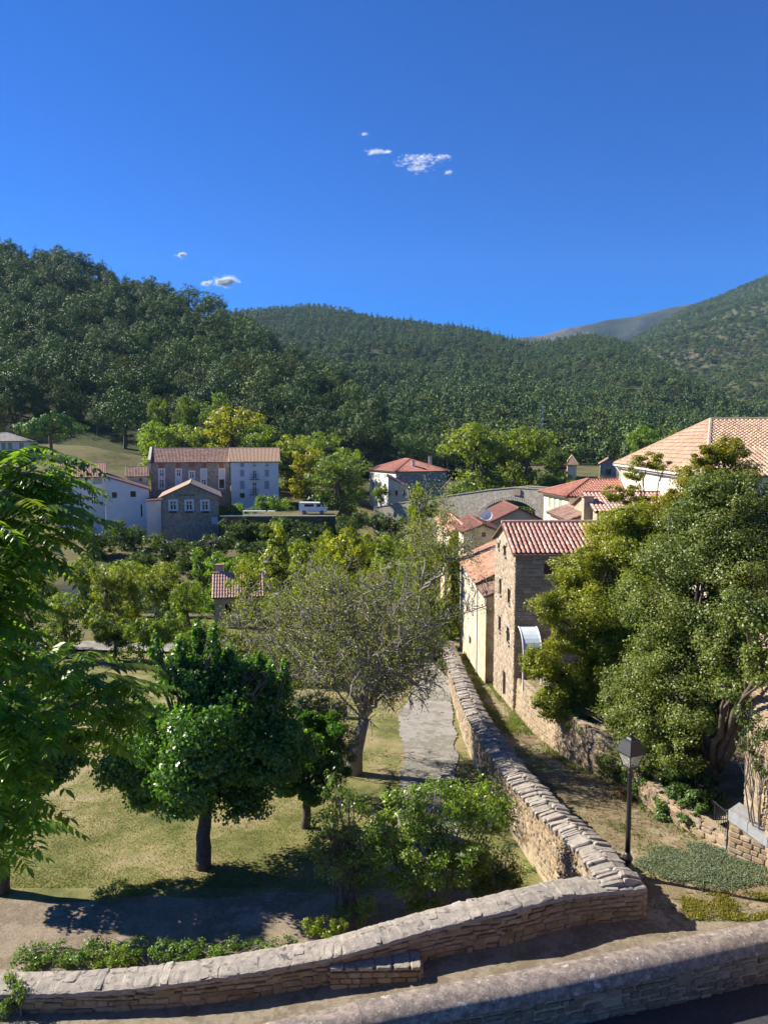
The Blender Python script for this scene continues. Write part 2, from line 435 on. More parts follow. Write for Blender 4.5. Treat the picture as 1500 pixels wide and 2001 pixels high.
def basis(c, t, n, u, s):
    m = Matrix.Identity(4)
    for i, (ax, k) in enumerate(((t, s[0]), (n, s[1]), (u, s[2]))):
        for r in range(3): m[r][i] = ax[r] * k
    m.translation = c
    return m
class Path:
    """polyline in plan with per-point values (z base, z top ...), sampled by arc length"""
    def __init__(s, pts, sub=12):
        P = np.array(pts, float); n = len(P)
        out = []
        for i in range(n - 1):
            p0, p1, p2, p3 = P[max(i - 1, 0)], P[i], P[i + 1], P[min(i + 2, n - 1)]
            for k in range(sub):
                t = k / sub
                out.append(0.5 * ((2 * p1) + (-p0 + p2) * t + (2 * p0 - 5 * p1 + 4 * p2 - p3) * t * t + (-p0 + 3 * p1 - 3 * p2 + p3) * t ** 3))
        out.append(P[-1]); s.P = np.array(out)
        d = np.linalg.norm(np.diff(s.P[:, :2], axis=0), axis=1)
        s.s = np.concatenate([[0], np.cumsum(d)]); s.L = s.s[-1]
    def at(s, q):
        return np.array([np.interp(q, s.s, s.P[:, k]) for k in range(s.P.shape[1])])
    def frame(s, q):
        a, b = s.at(max(0, q - 0.1)), s.at(min(s.L, q + 0.1))
        t = Vector((b[0] - a[0], b[1] - a[1], 0)).normalized()
        return s.at(q), t, Vector((t.y, -t.x, 0))      # value, tangent, right-hand normal
    def nearest_y(s, x): return float(np.interp(x, *zip(*sorted(zip(s.P[:, 0], s.P[:, 1])))))
def sweep(path, prof, name, mat, parent, step=0.5, s0=0.0, s1=None, jitter=0.0, seed=0, smooth=False):
    """prof(v) -> closed list of (right offset, z) for path value v"""
    s1 = path.L if s1 is None else s1
    n = max(2, int((s1 - s0) / step) + 1); b = MB(); k = None; rr = random.Random(seed)
    for i in range(n):
        v, t, nr = path.frame(s0 + (s1 - s0) * i / (n - 1))
        pr = prof(v); k = len(pr)
        for (o, z) in pr:
            jo, jz = (rr.uniform(-jitter, jitter) for _ in range(2))
            b.v.append((v[0] + nr.x * (o + jo), v[1] + nr.y * (o + jo), z + jz))
    for i in range(n - 1):
        for j in range(k):
            j2 = (j + 1) % k
            b.f.append((i * k + j, (i + 1) * k + j, (i + 1) * k + j2, i * k + j2))
    b.f.append(tuple(range(k))); b.f.append(tuple(range((n - 1) * k + k - 1, (n - 1) * k - 1, -1)))
    o = b.build(name, mat, parent, smooth)
    if smooth: o.data.set_sharp_from_angle(angle=R(50))
    return o
def courses(path, off, zb, zt, side, w=(0.18, 0.45), h=(0.11, 0.2), depth=0.14, gap=0.018, s0=0, s1=None, seed=0, batter=0.0):
    """stones on one face: off(v) right offset of the face, side +1 right / -1 left"""
    rr = random.Random(seed); out = []; s1 = path.L if s1 is None else s1
    zz = 0.0
    hmax = max(zt(path.at(q)) - zb(path.at(q)) for q in np.linspace(s0, s1, 40))
    while zz < hmax - 0.05:
        hh = rr.uniform(*h); q = s0 + rr.uniform(0, 0.15)
        while q < s1 - 0.08:
            ww = min(rr.uniform(*w), s1 - q)
            v, t, nr = path.frame(q + ww / 2)
            b, tp = zb(v), zt(v)
            hv = hh * rr.choice((rr.uniform(0.7, 1.0), rr.uniform(.9, 1.12), rr.uniform(1.3, 1.9) if rr.random() < .35 else 1.0))
            if zz + hv * 0.6 < tp - b:
                hv = min(hv, tp - b - zz)
                if hv > 0.05:
                    n = nr * side
                    c = Vector((v[0], v[1], b + zz + hv / 2 + rr.uniform(-.025, .025))) + nr * off(v) + n * (-depth / 2 + rr.uniform(0.012, 0.05) - batter * zz)
                    a, bb = path.at(max(0, q)), path.at(min(path.L, q + ww))
                    sl = (zb(bb) - zb(a)) / max(ww, 0.1)
                    t3 = Vector((t.x, t.y, sl)).normalized()
                    if rr.random() < 0.5: t3 = (t3 + Vector((0, 0, rr.uniform(-0.11, 0.11)))).normalized()
                    u = n.cross(t3) if side < 0 else t3.cross(n) * -1
                    u = Vector((0, 0, 1))
                    out.append(basis(c, t3 * (1 if rr.random() < 0.5 else -1), n, u, ((ww - gap) , depth, hv - gap)))
            q += ww
        zz += hh
    return out

# leaves ------------------------------------------------------------
def unit(a): return a / np.maximum(1e-9, np.linalg.norm(a, axis=-1, keepdims=True))
def leaf_cloud(pos, nrm, L, Wd, g=rng, fold=0.25, droop=0.3):
    n = len(pos); nrm = unit(nrm)
    d = unit(np.cross(nrm, g.normal(size=(n, 3)))); d[:, 2] -= droop * g.random(n); d = unit(d)
    s = unit(np.cross(nrm, d))
    L = (L * g.uniform(0.6, 1.25, n))[:, None]; Wd = (Wd * g.uniform(0.7, 1.2, n))[:, None]
    V = np.empty((n, 4, 3))
    V[:, 0] = pos - d * L * 0.5
    V[:, 2] = pos + d * L * 0.5 - nrm * L * 0.12
    V[:, 1] = pos + s * Wd * 0.5 + nrm * fold * Wd * 0.5 - d * L * 0.05
    V[:, 3] = pos - s * Wd * 0.5 + nrm * fold * Wd * 0.5 - d * L * 0.05
    return V.reshape(-1, 3), np.arange(n * 4).reshape(n, 4)
def crown_points(clumps, n, g=rng, sub=16, subr=0.36, flat=0.8, shell=0.62, low=0.75, crisp=False):
    """clumps: (x,y,z,rx,ry,rz). Leaves gather in puffs spread over each clump."""
    C = np.array(clumps, float); wts = (C[:, 3] * C[:, 4] + C[:, 3] * C[:, 5] + C[:, 4] * C[:, 5]); wts /= wts.sum()
    Ps, Ns = [], []
    for c, w in zip(C, wts):
        k = max(8, int(n * w)); ns = max(4, int(sub * g.uniform(0.8, 1.2)))
        d = unit(g.normal(size=(ns, 3))); d[:, 2] = np.where(d[:, 2] < -0.3, d[:, 2] * low, d[:, 2])
        sc = d * g.uniform(shell, 1.0, (ns, 1))
        i = g.integers(0, ns, k)
        q = unit(g.normal(size=(k, 3))) * (g.random((k, 1)) ** 0.45) * subr * g.uniform(0.6, 1.25, (ns, 1))[i]
        q[:, 2] *= flat
        p = sc[i] + q
        Ps.append(c[:3] + p * c[3:6])
        if crisp: Ns.append(unit(p) * 0.5 + unit(q) * 1.0 + np.array([0, 0, 0.25]) + g.normal(size=(k, 3)) * 0.22)
        else: Ns.append(unit(p) * 0.55 + unit(q) * 0.5 + np.array([0, 0, 0.45]) + g.normal(size=(k, 3)) * 0.45)
    return np.concatenate(Ps), np.concatenate(Ns)
def limb(b, p0, p1, r0, r1, n=5, wob=0.12, seg=5, g=random):
    p0, p1 = Vector(p0), Vector(p1); L = (p1 - p0).length
    pts, rad = [], []
    o1 = Vector([g.uniform(-1, 1) for _ in range(3)]) * L * wob
    for i in range(seg + 1):
        t = i / seg
        p = p0.lerp(p1, t) + o1 * math.sin(t * math.pi) + Vector((0, 0, L * 0.06 * math.sin(t * math.pi)))
        if 0 < i < seg: p += Vector([g.uniform(-1, 1) for _ in range(3)]) * L * wob * 0.25
        pts.append(p); rad.append(r0 + (r1 - r0) * t)
    b.tube(pts, rad, n)
    return pts
def tree(name, label, cat, base, clumps, leaf, n, L, Wd, tr=0.2, bark='bark', group=None, fork=0.45, lean=(0, 0), tint=None, sub=16, subr=0.36, flat=0.8, shell=0.62, droop=0.3, limbs=True, seed=0, crisp=False):
    """clumps in world coordinates"""
    g = np.random.default_rng(seed + 5); rr = random.Random(seed)
    base = Vector(base); root = thing(name, label, cat, base, group)
    C = [(c[0] - base.x, c[1] - base.y, c[2] - base.z, *c[3:6]) for c in clumps]
    zc = min(c[2] - c[5] * 0.4 for c in C); cx = sum(c[0] for c in C) / len(C); cy = sum(c[1] for c in C) / len(C)
    top = Vector((cx * 0.5 + lean[0], cy * 0.5 + lean[1], max(0.6, zc * fork / 0.45)))
    b = MB()
    pts = limb(b, (0, 0, -0.25), top, tr * 1.25, tr * 0.8, 9, 0.04, 7, rr)
    if limbs:
        for c in C:
            e = Vector(c[:3]); q = limb(b, top, e, tr * 0.5, tr * 0.14, 6, 0.10, 6, rr)
            for _ in range(4):
                d = Vector([rr.gauss(0, 1) for _ in range(3)]).normalized()
                limb(b, q[rr.choice((3, 4, 5))], e + Vector((d.x * c[3], d.y * c[4], abs(d.z) * c[5])) * 0.8, tr * 0.18, tr * 0.05, 4, 0.12, 4, rr)
    link_mesh('trunk', b.mesh('trunk', True), bark, root)
    P, Nn = crown_points(C, n, g, sub, subr, flat, shell, crisp=crisp)
    V, Q = leaf_cloud(P, Nn, L, Wd, g, droop=droop)
    o = link_mesh('crown', npmesh('crown', V, Q), leaf, root)
    if tint: o.color = (*tint, 1)
    return root
def pxc(px, py, Y, rx, ry=None, rd=None):          # a crown clump given by its place and size in photo pixels at distance Y
    p = W(px, py, Y); k = Y / F; ry = ry or rx
    return (p.x, p.y, p.z, rx * k, (rd or rx) * k, ry * k)

# ------------------------------------------------------------------ terrain functions
def lz(y): return itp(y, [-20, 19.6, 39, 52, 75, 95], [0, 0, -2.45, -4.1, -6.4, -7.2])
def gz(x, y):
    z = itp(y, [0, 20, 24, 38, 60, 76, 86, 88, 103, 106, 116, 128, 132, 146, 152, 178, 198, 230],
               [-1.2, -1.2, -1.45, -3.0, -5.0, -6.3, -7.8, -9.2, -9.2, -7.6, -5.2, -4.2, -3.6, -0.6, 0.2, 2.4, 4.0, 5.0])
    if y > 148:
        u = 750 + F * x / y
        z += itp(u, [150, 420, 700], [1, 0.45, 0]) * itp(y, [148, 180, 205], [0, 7.5, 9.5])
    if y > 26:
        z += 0.25 * mnoise.noise(Vector((x * 0.09, y * 0.09, 2.0))) * min(1, (y - 26) / 10)
    return z
def hit(px, py, zf, y0=10.0, y1=140.0):    # where the pixel's ray meets the height profile zf(y)
    a, yy, w = ray(px, py); last = y0
    for Y in np.arange(y0, y1, 0.05):
        if CH + w * Y / yy <= zf(Y): return W(px, py, float(Y))
    return W(px, py, y1)
def garden(px, py): return hit(px, py, lambda Y: gz(0, Y))

# ------------------------------------------------------------------ ground, river, paths
def axis(lo, hi, segs):
    out = [lo]
    for end, st in segs:
        while out[-1] < end - 1e-6: out.append(min(end, out[-1] + st))
    return out
xs = axis(-220, 220, [(-40, 8), (-14, 2), (8, 0.7), (40, 2), (220, 8)])
ys = axis(6, 262, [(46, 0.7), (110, 1.5), (160, 2.0), (262, 5)])
V = [(x, y, gz(x, y)) for y in ys for x in xs]
nx = len(xs)
Q = [(j * nx + i, j * nx + i + 1, (j + 1) * nx + i + 1, (j + 1) * nx + i) for j in range(len(ys) - 1) for i in range(nx - 1)]
gme = npmesh('ground', V, Q, True)
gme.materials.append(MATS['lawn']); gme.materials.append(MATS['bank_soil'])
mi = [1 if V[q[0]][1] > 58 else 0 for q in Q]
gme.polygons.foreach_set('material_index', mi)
tag(link_mesh('ground', gme), kind='structure')
b = MB(); b.quad((-220, 86.5, -8.1), (220, 86.5, -8.1), (220, 104.5, -8.1), (-220, 104.5, -8.1))
tag(b.build('river', 'water'), kind='structure')

def strip(name, mat, rows, zoff, nx=10, kind='structure'):
    """rows: (y, x0, x1); a sheet laid on the garden ground with ragged sides"""
    V = []
    for (y, a, c) in rows:
        for i in range(nx + 1):
            x = a + (c - a) * i / nx; V.append((x, y, gz(x, y) + zoff + (0.02 * min(1, max(0, (y - 26) / 12)))))
    Q = [(j * (nx + 1) + i, j * (nx + 1) + i + 1, (j + 1) * (nx + 1) + i + 1, (j + 1) * (nx + 1) + i) for j in range(len(rows) - 1) for i in range(nx)]
    return tag(link_mesh(name, npmesh(name, V, Q, True), mat), kind=kind)
# gravel track running away between the garden tree and the long wall
gl = [garden(775, 1556), garden(790, 1480), garden(778, 1400), garden(800, 1360), garden(815, 1330)]
gr = [garden(880, 1556), garden(893, 1480), garden(885, 1400), garden(880, 1360), garden(875, 1330)]
rows = []
for y in np.arange(gl[0].y - 6, 62, 0.16):
    a = itp(y, [p.y for p in gl], [p.x for p in gl]); c = itp(y, [p.y for p in gr], [p.x for p in gr])
    rows.append((float(y), a + 0.2 * mnoise.noise(Vector((y * 0.5, 0, 0))) + .14 * mnoise.noise(Vector((y * 2.9, 0, 0))), c + 0.2 * mnoise.noise(Vector((y * 0.5, 5, 0))) + .14 * mnoise.noise(Vector((y * 2.9, 5, 0)))))
strip('gravel_path', 'gravel', rows, 0.03, 16)
rows = []
for x in np.arange(-24, 5.2, 0.4):
    f = garden(400, 1745).y + 0.05 * x + 0.25 * mnoise.noise(Vector((x * 0.5, 3, 0)))
    n_ = 17.6 + 0.0 * mnoise.noise(Vector((x * 0.5, 8, 0)))
    rows.append((float(x), n_ - 0.3, f))
Vp, nn = [], 8
for (x, a, c) in rows:
    for i in range(nn + 1):
        y = a + (c - a) * i / nn; Vp.append((x, y, gz(x, y) + 0.03 + 0.015 * mnoise.noise(Vector((x, y, 0)))))
Q = [(j * (nn + 1) + i, (j + 1) * (nn + 1) + i, (j + 1) * (nn + 1) + i + 1, j * (nn + 1) + i + 1) for j in range(len(rows) - 1) for i in range(nn)]
tag(link_mesh('dirt_path', npmesh('dirt_path', Vp, Q, True), 'dirt'), kind='structure')
# a light dirt track behind the garden, left of the trees
rows = [(float(y), -30, -6.5 + 0.5 * mnoise.noise(Vector((y, 1, 1)))) for y in np.arange(garden(200, 1275).y, garden(200, 1255).y, 0.6)]
strip('garden_track', 'gravel', rows, 0.16, 40)

# ------------------------------------------------------------------ walls: paths in plan
def lane_pt(px, py, off): return hit(px, py, lambda Y: lz(Y) + off)
LW = [lane_pt(px, py, 0.95) for px, py in ((1172, 1672), (1072, 1578), (1002, 1502), (958, 1438), (916, 1362))]
LW = [Vector((LW[0].x + 0.18, LW[0].y - 1.3, 0))] + LW + [Vector((LW[-1].x + 0.5, 58, 0))]
lane_wall_path = Path([(p.x, p.y, lz(p.y)) for p in LW])
RW = [lane_pt(px, py, 0.0) for px, py in ((1422, 1664), (1283, 1592), (1205, 1532), (1119, 1493), (1041, 1432), (1004, 1388))]
RWh = [0.3, 0.75, 1.25, 1.9, 1.8, 1.8]
ret_path = Path([(p.x, p.y, lz(p.y), h) for p, h in zip(RW, RWh)])
# front parapet: foot of its camera side face
FP = [(1258, 1796, 0, .88), (1120, 1810, 0, .88), (1000, 1843, 0, .92), (850, 1873, -.12, .82), (700, 1915, -.28, .78), (600, 1932, -.38, .70), (400, 1963, -.55, .66), (200, 1977, -.72, .56), (0, 1981, -.85, .54)]
fp = []
for px, py, z, h in FP:
    p = G(px, py, z); fp.append((p.x, p.y, z, h))
fp.append((fp[-1][0] - 4, fp[-1][1] + 0.1, -1.0, 0.54))
par_path = Path(fp)                          # runs right to left, so the right-hand normal points away from the camera
# near parapet: back edge of its coping
NPx = [(1500, 1806), (1280, 1852), (1060, 1897), (860, 1934), (720, 1962), (560, 2000)]
npp = [G(px, py, z) for (px, py), z in zip(NPx, (1.0, 1.0, 0.98, 0.95, 0.92, 0.88))]
dv = (npp[0] - npp[1]).normalized(); ev = (npp[-1] - npp[-2]).normalized()
npp = [npp[0] + dv * 5] + npp + [npp[-1] + ev * 5]
near_path = Path([(p.x, p.y, z) for p, z in zip(npp, (1.0, 1.0, 1.0, 0.98, 0.95, 0.92, 0.88, 0.8))])

# ------------------------------------------------------------------ lane, ramp and road
def ramp_z(x): return itp(x, [-14] + [p[0] for p in fp[::-1]], [-1.1] + [p[2] for p in fp[::-1]])
def lane_z(x, y):
    t = min(1, max(0, (y - 17.0) / 2.6)) if x > 3 else 0
    return ramp_z(x) * (1 - t) + lz(y) * t + 0.02 * mnoise.noise(Vector((x * 1.3, y * 1.3, 0)))
st = 0.3
gx = np.arange(-13, 12.5, st); gy = np.arange(12.2, 64, st)
lwx = lambda y: itp(y, lane_wall_path.P[:, 1], lane_wall_path.P[:, 0])
rwx = lambda y: itp(y, ret_path.P[:, 1], ret_path.P[:, 0])
fpy = lambda x: par_path.nearest_y(x)
nearx = sorted(zip(near_path.P[:, 0], near_path.P[:, 1]))
npy = lambda x: float(np.interp(x, *zip(*nearx)))
Vd, Q, Qr = {}, [], []
def vid(i, j):
    if (i, j) not in Vd:
        x, y = float(gx[i]), float(gy[j]); Vd[(i, j)] = (len(Vd), (x, y, lane_z(x, y)))
    return Vd[(i, j)][0]
for i in range(len(gx) - 1):
    for j in range(len(gy) - 1):
        x, y = gx[i] + st / 2, gy[j] + st / 2
        if y < npy(x) - 0.35: continue
        is_ramp = y < (fpy(x) + 0.3 if x < fp[0][0] else 18.3)
        is_lane = (not is_ramp) and y > 17.2 and x > lwx(y) - 0.05 and x < (rwx(y) + 0.3 if y > RW[0].y else 12.4)
        if is_ramp or is_lane:
            (Qr if is_ramp else Q).append((vid(i, j), vid(i + 1, j), vid(i + 1, j + 1), vid(i, j + 1)))
allv = [v[1] for v in sorted(Vd.values(), key=lambda q: q[0])]
tag(link_mesh('lane', npmesh('lane', allv, Q, True), 'lane_earth'), kind='structure')
tag(link_mesh('ramp', npmesh('ramp', allv, Qr, True), 'ramp_stone'), kind='structure')
b2 = MB()
rp = [near_path.frame(q) for q in np.linspace(0, near_path.L, 20)]
vs = [(v[0] + nr.x * -0.3, v[1] + nr.y * -0.3, -0.04 if v[0] > 0 else -0.2) for v, t, nr in rp]
vs2 = [(v[0] + 6, v[1] - 20, -0.1) for v, t, nr in rp]
b2.add(vs + vs2, [(i, i + 1, 20 + i + 1, 20 + i) for i in range(19)])
tag(b2.build('road', 'asphalt'), kind='structure')

# ------------------------------------------------------------------ long wall between garden and lane
root = thing('lane_wall', 'long rubble stone wall winding down between the garden and the lane', 'wall', (LW[1].x, LW[1].y, lz(LW[1].y)))
bot = lambda v: gz(v[0], v[1]) - 0.4
htop = lambda v: lz(v[1]) + 0.88
def pr_lane(v):
    t = htop(v); return [(-0.52, bot(v)), (-0.36, t - 0.02), (0.0, t + 0.03), (0.36, t - 0.02), (0.42, lz(v[1]) - 0.3)]
sweep(lane_wall_path, pr_lane, 'core', 'mortar_warm', root, 0.45, jitter=0.02)
# path runs away from the camera: right-hand normal = lane side, left = garden side
st1 = courses(lane_wall_path, lambda v: -0.44, lambda v: gz(v[0], v[1]) - 0.1, lambda v: htop(v) - 0.02, -1, (0.16, 0.42), (0.09, 0.17), 0.16, seed=3, batter=-0.0)
st1 += courses(lane_wall_path, lambda v: 0.37, lambda v: lz(v[1]) - 0.05, lambda v: htop(v) - 0.02, 1, (0.18, 0.42), (0.1, 0.18), 0.14, seed=4)
pieces(root, 'stone', st1, STV, 'stone_wall', 300)
rr = random.Random(5); cop = []; q = 0.0
while q < lane_wall_path.L - 0.1:
    w_ = rr.choice((rr.uniform(0.07, 0.16), rr.uniform(.1, .3))); v, t, nr = lane_wall_path.frame(q + w_ / 2)
    sl = (lz(v[1] + 0.3) - lz(v[1] - 0.3)) / 0.6
    for (o, dz, ww) in ((-0.24, -0.01, 0.56), (0.26, 0.0, 0.5)):
        t3 = Vector((t.x, t.y, sl + rr.uniform(-.25, .25))).normalized(); n3 = Vector((nr.x + rr.uniform(-.15, .15), nr.y + rr.uniform(-.15, .15), 0.22 * (-1 if o > 0 else 1) + rr.uniform(-.06, .06))).normalized(); u = n3.cross(t3) * -1
        if u.z < 0: u = -u
        cop.append(basis(Vector((v[0], v[1], htop(v) + 0.05 + dz + rr.uniform(-0.045, 0.05))) + nr * (o + rr.uniform(-.06, .06)), t3, n3, u, (w_ * 0.97, ww * rr.uniform(0.9, 1.08), rr.uniform(0.14, 0.22))))
    q += w_
pieces(root, 'coping_stone', cop, STV, 'stone_coping', 300)

# ------------------------------------------------------------------ front parapet along the ramp
root = thing('ramp_parapet', 'low curved stone parapet with pale weathered top between ramp and garden', 'wall', (fp[3][0], fp[3][1], fp[3][2]))
TH_ = 0.62
ptop = lambda v: v[2] + v[3]
def pr_par(v):
    t = ptop(v) - 0.08; return [(0.05, v[2] - 0.3), (0.05, t), (TH_ - 0.03, t), (TH_ + 0.06, gz(v[0], v[1]) - 0.5)]
sweep(par_path, pr_par, 'core', 'mortar_warm', root, 0.4, jitter=0.012)
s1 = courses(par_path, lambda v: 0.03, lambda v: v[2] - 0.04, lambda v: ptop(v) - 0.1, -1, (0.16, 0.5), (0.1, 0.2), 0.16, seed=11)
pieces(root, 'stone', s1, STV, 'stone_wall', 300)
# end face towards the lane
v0, t0, n0 = par_path.frame(0.0)
ends = []
for k in range(5):
    z = 0.02 + k * 0.16; q = 0.02
    while q < TH_ - 0.05:
        w_ = min(rr.uniform(0.2, 0.36), TH_ - q)
        ends.append(basis(Vector((v0[0], v0[1], v0[2] + z + 0.08)) + n0 * (q + w_ / 2) - t0 * 0.02, n0, -t0, Vector((0, 0, 1)), (w_ - 0.02, 0.14, 0.145))); q += w_
pieces(root, 'end_stone', ends, STV, 'stone_wall', 300)
s2 = courses(par_path, lambda v: TH_ + 0.02, lambda v: gz(v[0], v[1]) - 0.1, lambda v: ptop(v) - 0.1, 1, (0.3, 0.6), (0.2, 0.3), 0.14, seed=12)
pieces(root, 'back_stone', s2, STV, 'stone_wall', 40)
def pr_cap(v):
    t = ptop(v); return [(-0.06, t - 0.13), (-0.05, t - 0.035), (0.06, t - 0.005), (TH_ * .5, t + 0.02), (TH_ - .06, t - 0.005), (TH_ + .05, t - 0.04), (TH_ + .06, t - 0.13)]
sweep(par_path, pr_cap, 'mortar_cap', 'stone_coping', root, 0.12, jitter=0.012, seed=9)
cop = []; q = -0.02
while q < par_path.L - 0.1:
    w_ = rr.uniform(0.16, 0.5); v, t, nr = par_path.frame(max(0, q + w_ / 2))
    a, c2 = par_path.at(max(0, q)), par_path.at(min(par_path.L, q + w_)); sl = (ptop(c2) - ptop(a)) / w_
    cutp = rr.uniform(.3, .7) * TH_
    for (o0, o1) in (((-0.05, cutp), (cutp, TH_ + .04)) if rr.random() < .75 else ((-0.06, TH_ + .05),)):
        o, ww = (o0 + o1) / 2, (o1 - o0)
        yaw_ = rr.uniform(-.18, .18); t2 = Vector((t.x * math.cos(yaw_) - t.y * math.sin(yaw_), t.x * math.sin(yaw_) + t.y * math.cos(yaw_), 0))
        t3 = Vector((t2.x, t2.y, sl + rr.uniform(-.04, .04))).normalized(); n3 = Vector((-t2.y, t2.x, 0)) * (-1 if Vector((-t2.y, t2.x, 0)).dot(nr) < 0 else 1)
        n3 = Vector((n3.x, n3.y, rr.uniform(-.03, .03) + (0.14 if o < TH_ * .4 else -0.12 if o > TH_ * .6 else 0))).normalized(); u = t3.cross(n3)
        if u.z < 0: u = -u
        hh = rr.uniform(.10, .14)
        cop.append(basis(Vector((v[0], v[1], ptop(v) + 0.0 + rr.uniform(-0.016, 0.014) - hh / 2 + (.012 if abs(o - TH_ / 2) < .12 else 0))) + nr * o, t3, n3, u, (w_ * rr.uniform(.9, 1.02), ww * rr.uniform(.9, 1.0), hh)))
    q += w_
pieces(root, 'coping_stone', cop, STV, 'stone_coping', 300)

# small built-in stone block standing against the parapet
pA, pB = G(645, 1932, -0.36), G(822, 1918, -0.22)
dv = (pB - pA); dv.z = 0; LB = dv.length; dv.normalize(); nb = Vector((-dv.y, dv.x, 0))
root = thing('stone_bench', 'small squared stone bench block built against the ramp parapet', 'bench', (pA.x, pA.y, -0.36))
hb = 0.50
b = MB(); B4 = [pA, pA + dv * LB, pA + dv * LB + nb * 0.5, pA + nb * 0.5]
b.hexa([Vector((q.x, q.y, -0.6)) for q in B4], [Vector((q.x, q.y, -0.36 + hb - 0.06)) for q in B4]); b.build('core', 'mortar_warm', root)
sts = []
for k in range(3):
    q = 0.0
    while q < LB - 0.05:
        w_ = min(rr.uniform(0.2, 0.42), LB - q)
        sts.append(basis(Vector((0, 0, -0.36 + 0.07 + k * 0.14)) + pA.xy.to_3d() + dv * (q + w_ / 2) - nb * 0.0, dv, -nb, Vector((0, 0, 1)), (w_ - 0.02, 0.13, 0.125))); q += w_
for k in range(3):
    sts.append(basis(Vector((0, 0, -0.36 + 0.07 + k * 0.14)) + pA.xy.to_3d() + nb * 0.25 - dv * 0.0, nb, -dv, Vector((0, 0, 1)), (0.46, 0.12, 0.125)))
    sts.append(basis(Vector((0, 0, -0.36 + 0.07 + k * 0.14)) + pA.xy.to_3d() + nb * 0.25 + dv * LB, nb, dv, Vector((0, 0, 1)), (0.46, 0.12, 0.125)))
pieces(root, 'stone', sts, STF, 'stone_wall')
q = 0.0; sts = []
while q < LB - 0.05:
    w_ = min(rr.uniform(0.26, 0.45), LB - q)
    sts.append(basis(pA.xy.to_3d() + Vector((0, 0, -0.36 + hb)) + dv * (q + w_ / 2) + nb * 0.22, dv, nb, Vector((0, 0, 1)), (w_ - 0.012, 0.56, 0.09))); q += w_
pieces(root, 'seat_stone', sts, STF, 'stone_coping')

# ------------------------------------------------------------------ near parapet above the road
root = thing('road_parapet', 'stone road parapet with smooth rounded cement coping in the foreground corner', 'wall', (npp[2].x, npp[2].y, 0))
def pr_near(v): return [(-0.08, -0.5), (-0.08, v[2] - 0.2), (0.48, v[2] - 0.2), (0.50, -0.5)]
def pr_cop(v):
    z = v[2]; return [(-0.14, z - 0.30), (-0.14, z - 0.10), (-0.06, z - 0.02), (0.10, z + 0.03), (0.32, z + 0.03), (0.48, z - 0.03), (0.57, z - 0.12), (0.57, z - 0.30)]
cuts = [0.0]
while cuts[-1] < near_path.L: cuts.append(cuts[-1] + rr.uniform(2.6, 4.6))
# the path runs right to left: the right-hand normal points away from the camera, so mirror the profile
def mir(f): return lambda v: [(0.1 - o, z) for o, z in f(v)][::-1]
for a, c2 in zip(cuts[:-1], cuts[1:]):
    sweep(near_path, mir(pr_cop), 'coping', 'cement_coping', root, 0.16, a + 0.004, min(near_path.L, c2 - 0.004), 0.006, int(a * 10), True)
sweep(near_path, mir(pr_near), 'core', 'mortar_warm', root, 0.5)
s3 = courses(near_path, lambda v: -0.39, lambda v: -0.1, lambda v: v[2] - 0.28, -1, (0.16, 0.5), (0.1, 0.24), 0.16, seed=21)
pieces(root, 'stone', s3, STV, 'rubble_dark', 300)

# ------------------------------------------------------------------ retaining wall right of the lane, terrace behind it
root = thing('retaining_wall', 'ivy topped retaining wall along the right side of the lane', 'wall', (RW[2].x, RW[2].y, lz(RW[2].y)))
rtop = lambda v: v[2] + v[3]
sweep(ret_path, lambda v: [(0.0, v[2] - 0.4), (0.08, rtop(v)), (0.5, rtop(v)), (0.55, v[2] - 0.4)], 'core', 'mortar_warm', root, 0.5, jitter=0.02)
s4 = courses(ret_path, lambda v: 0.03, lambda v: v[2] - 0.05, lambda v: rtop(v) + 0.06, -1, (0.18, 0.5), (0.1, 0.2), 0.16, seed=31, batter=0.04)
pieces(root, 'stone', s4, STV, 'stone_wall', 300)
V = []; tx = np.linspace(0, 1, 14); ty = np.linspace(22.3, 75, 46)
for y in ty:
    x0 = rwx(min(y, RW[-1].y)) + 0.4; zt = lz(min(y, 45)) + itp(y, [p.y for p in RW], RWh) - 0.08
    for q in tx: V.append((x0 + (45 - x0) * q ** 1.6, y, zt + (2.2 - zt) * min(1, q * 1.6) ** 1.2))
Q = [(j * 14 + i, j * 14 + i + 1, (j + 1) * 14 + i + 1, (j + 1) * 14 + i) for j in range(45) for i in range(13)]
tag(link_mesh('terrace', npmesh('terrace', V, Q, True), 'lane_earth'), kind='structure')
def terr_z(x, y):
    x0 = rwx(min(y, RW[-1].y)) + 0.4; zt = lz(min(y, 45)) + itp(y, [p.y for p in RW], RWh) - 0.08
    q = max(0, (x - x0) / (45 - x0)) ** (1 / 1.6); return zt + (2.2 - zt) * min(1, q * 1.6) ** 1.2

# ------------------------------------------------------------------ street lamp
lp = G(1224, 1712, 0.0)
root = thing('street_lamp', 'black cast iron street lamp with glazed square lantern at the wall corner', 'lamp', lp)
H_ = 4.12
b = MB(); b.lathe((0, 0, 0), [(0.17, -0.05), (0.17, 0.10), (0.15, 0.14), (0.19, 0.22), (0.19, 0.30), (0.13, 0.36), (0.105, 0.44), (0.14, 0.50), (0.14, 0.56), (0.085, 0.64), (0.075, 0.70)], 16)
b.build('base', 'iron_black', root, True, (0, 0, 0))
b = MB(); b.lathe((0, 0, 0), [(0.072, 0.70), (0.066, 1.2), (0.062, 2.9), (0.075, 2.94), (0.075, 3.0), (0.05, 3.03), (0.05, 3.10), (0.09, 3.13), (0.09, 3.16)], 14)
b.build('post', 'iron_black', root, True, (0, 0, 0))
lan = bpy.data.objects.new('lantern', None); COL.objects.link(lan); lan.parent = root; lan.location = (0, 0, 3.16)
yaw = Matrix.Rotation(R(24), 3, 'Z')
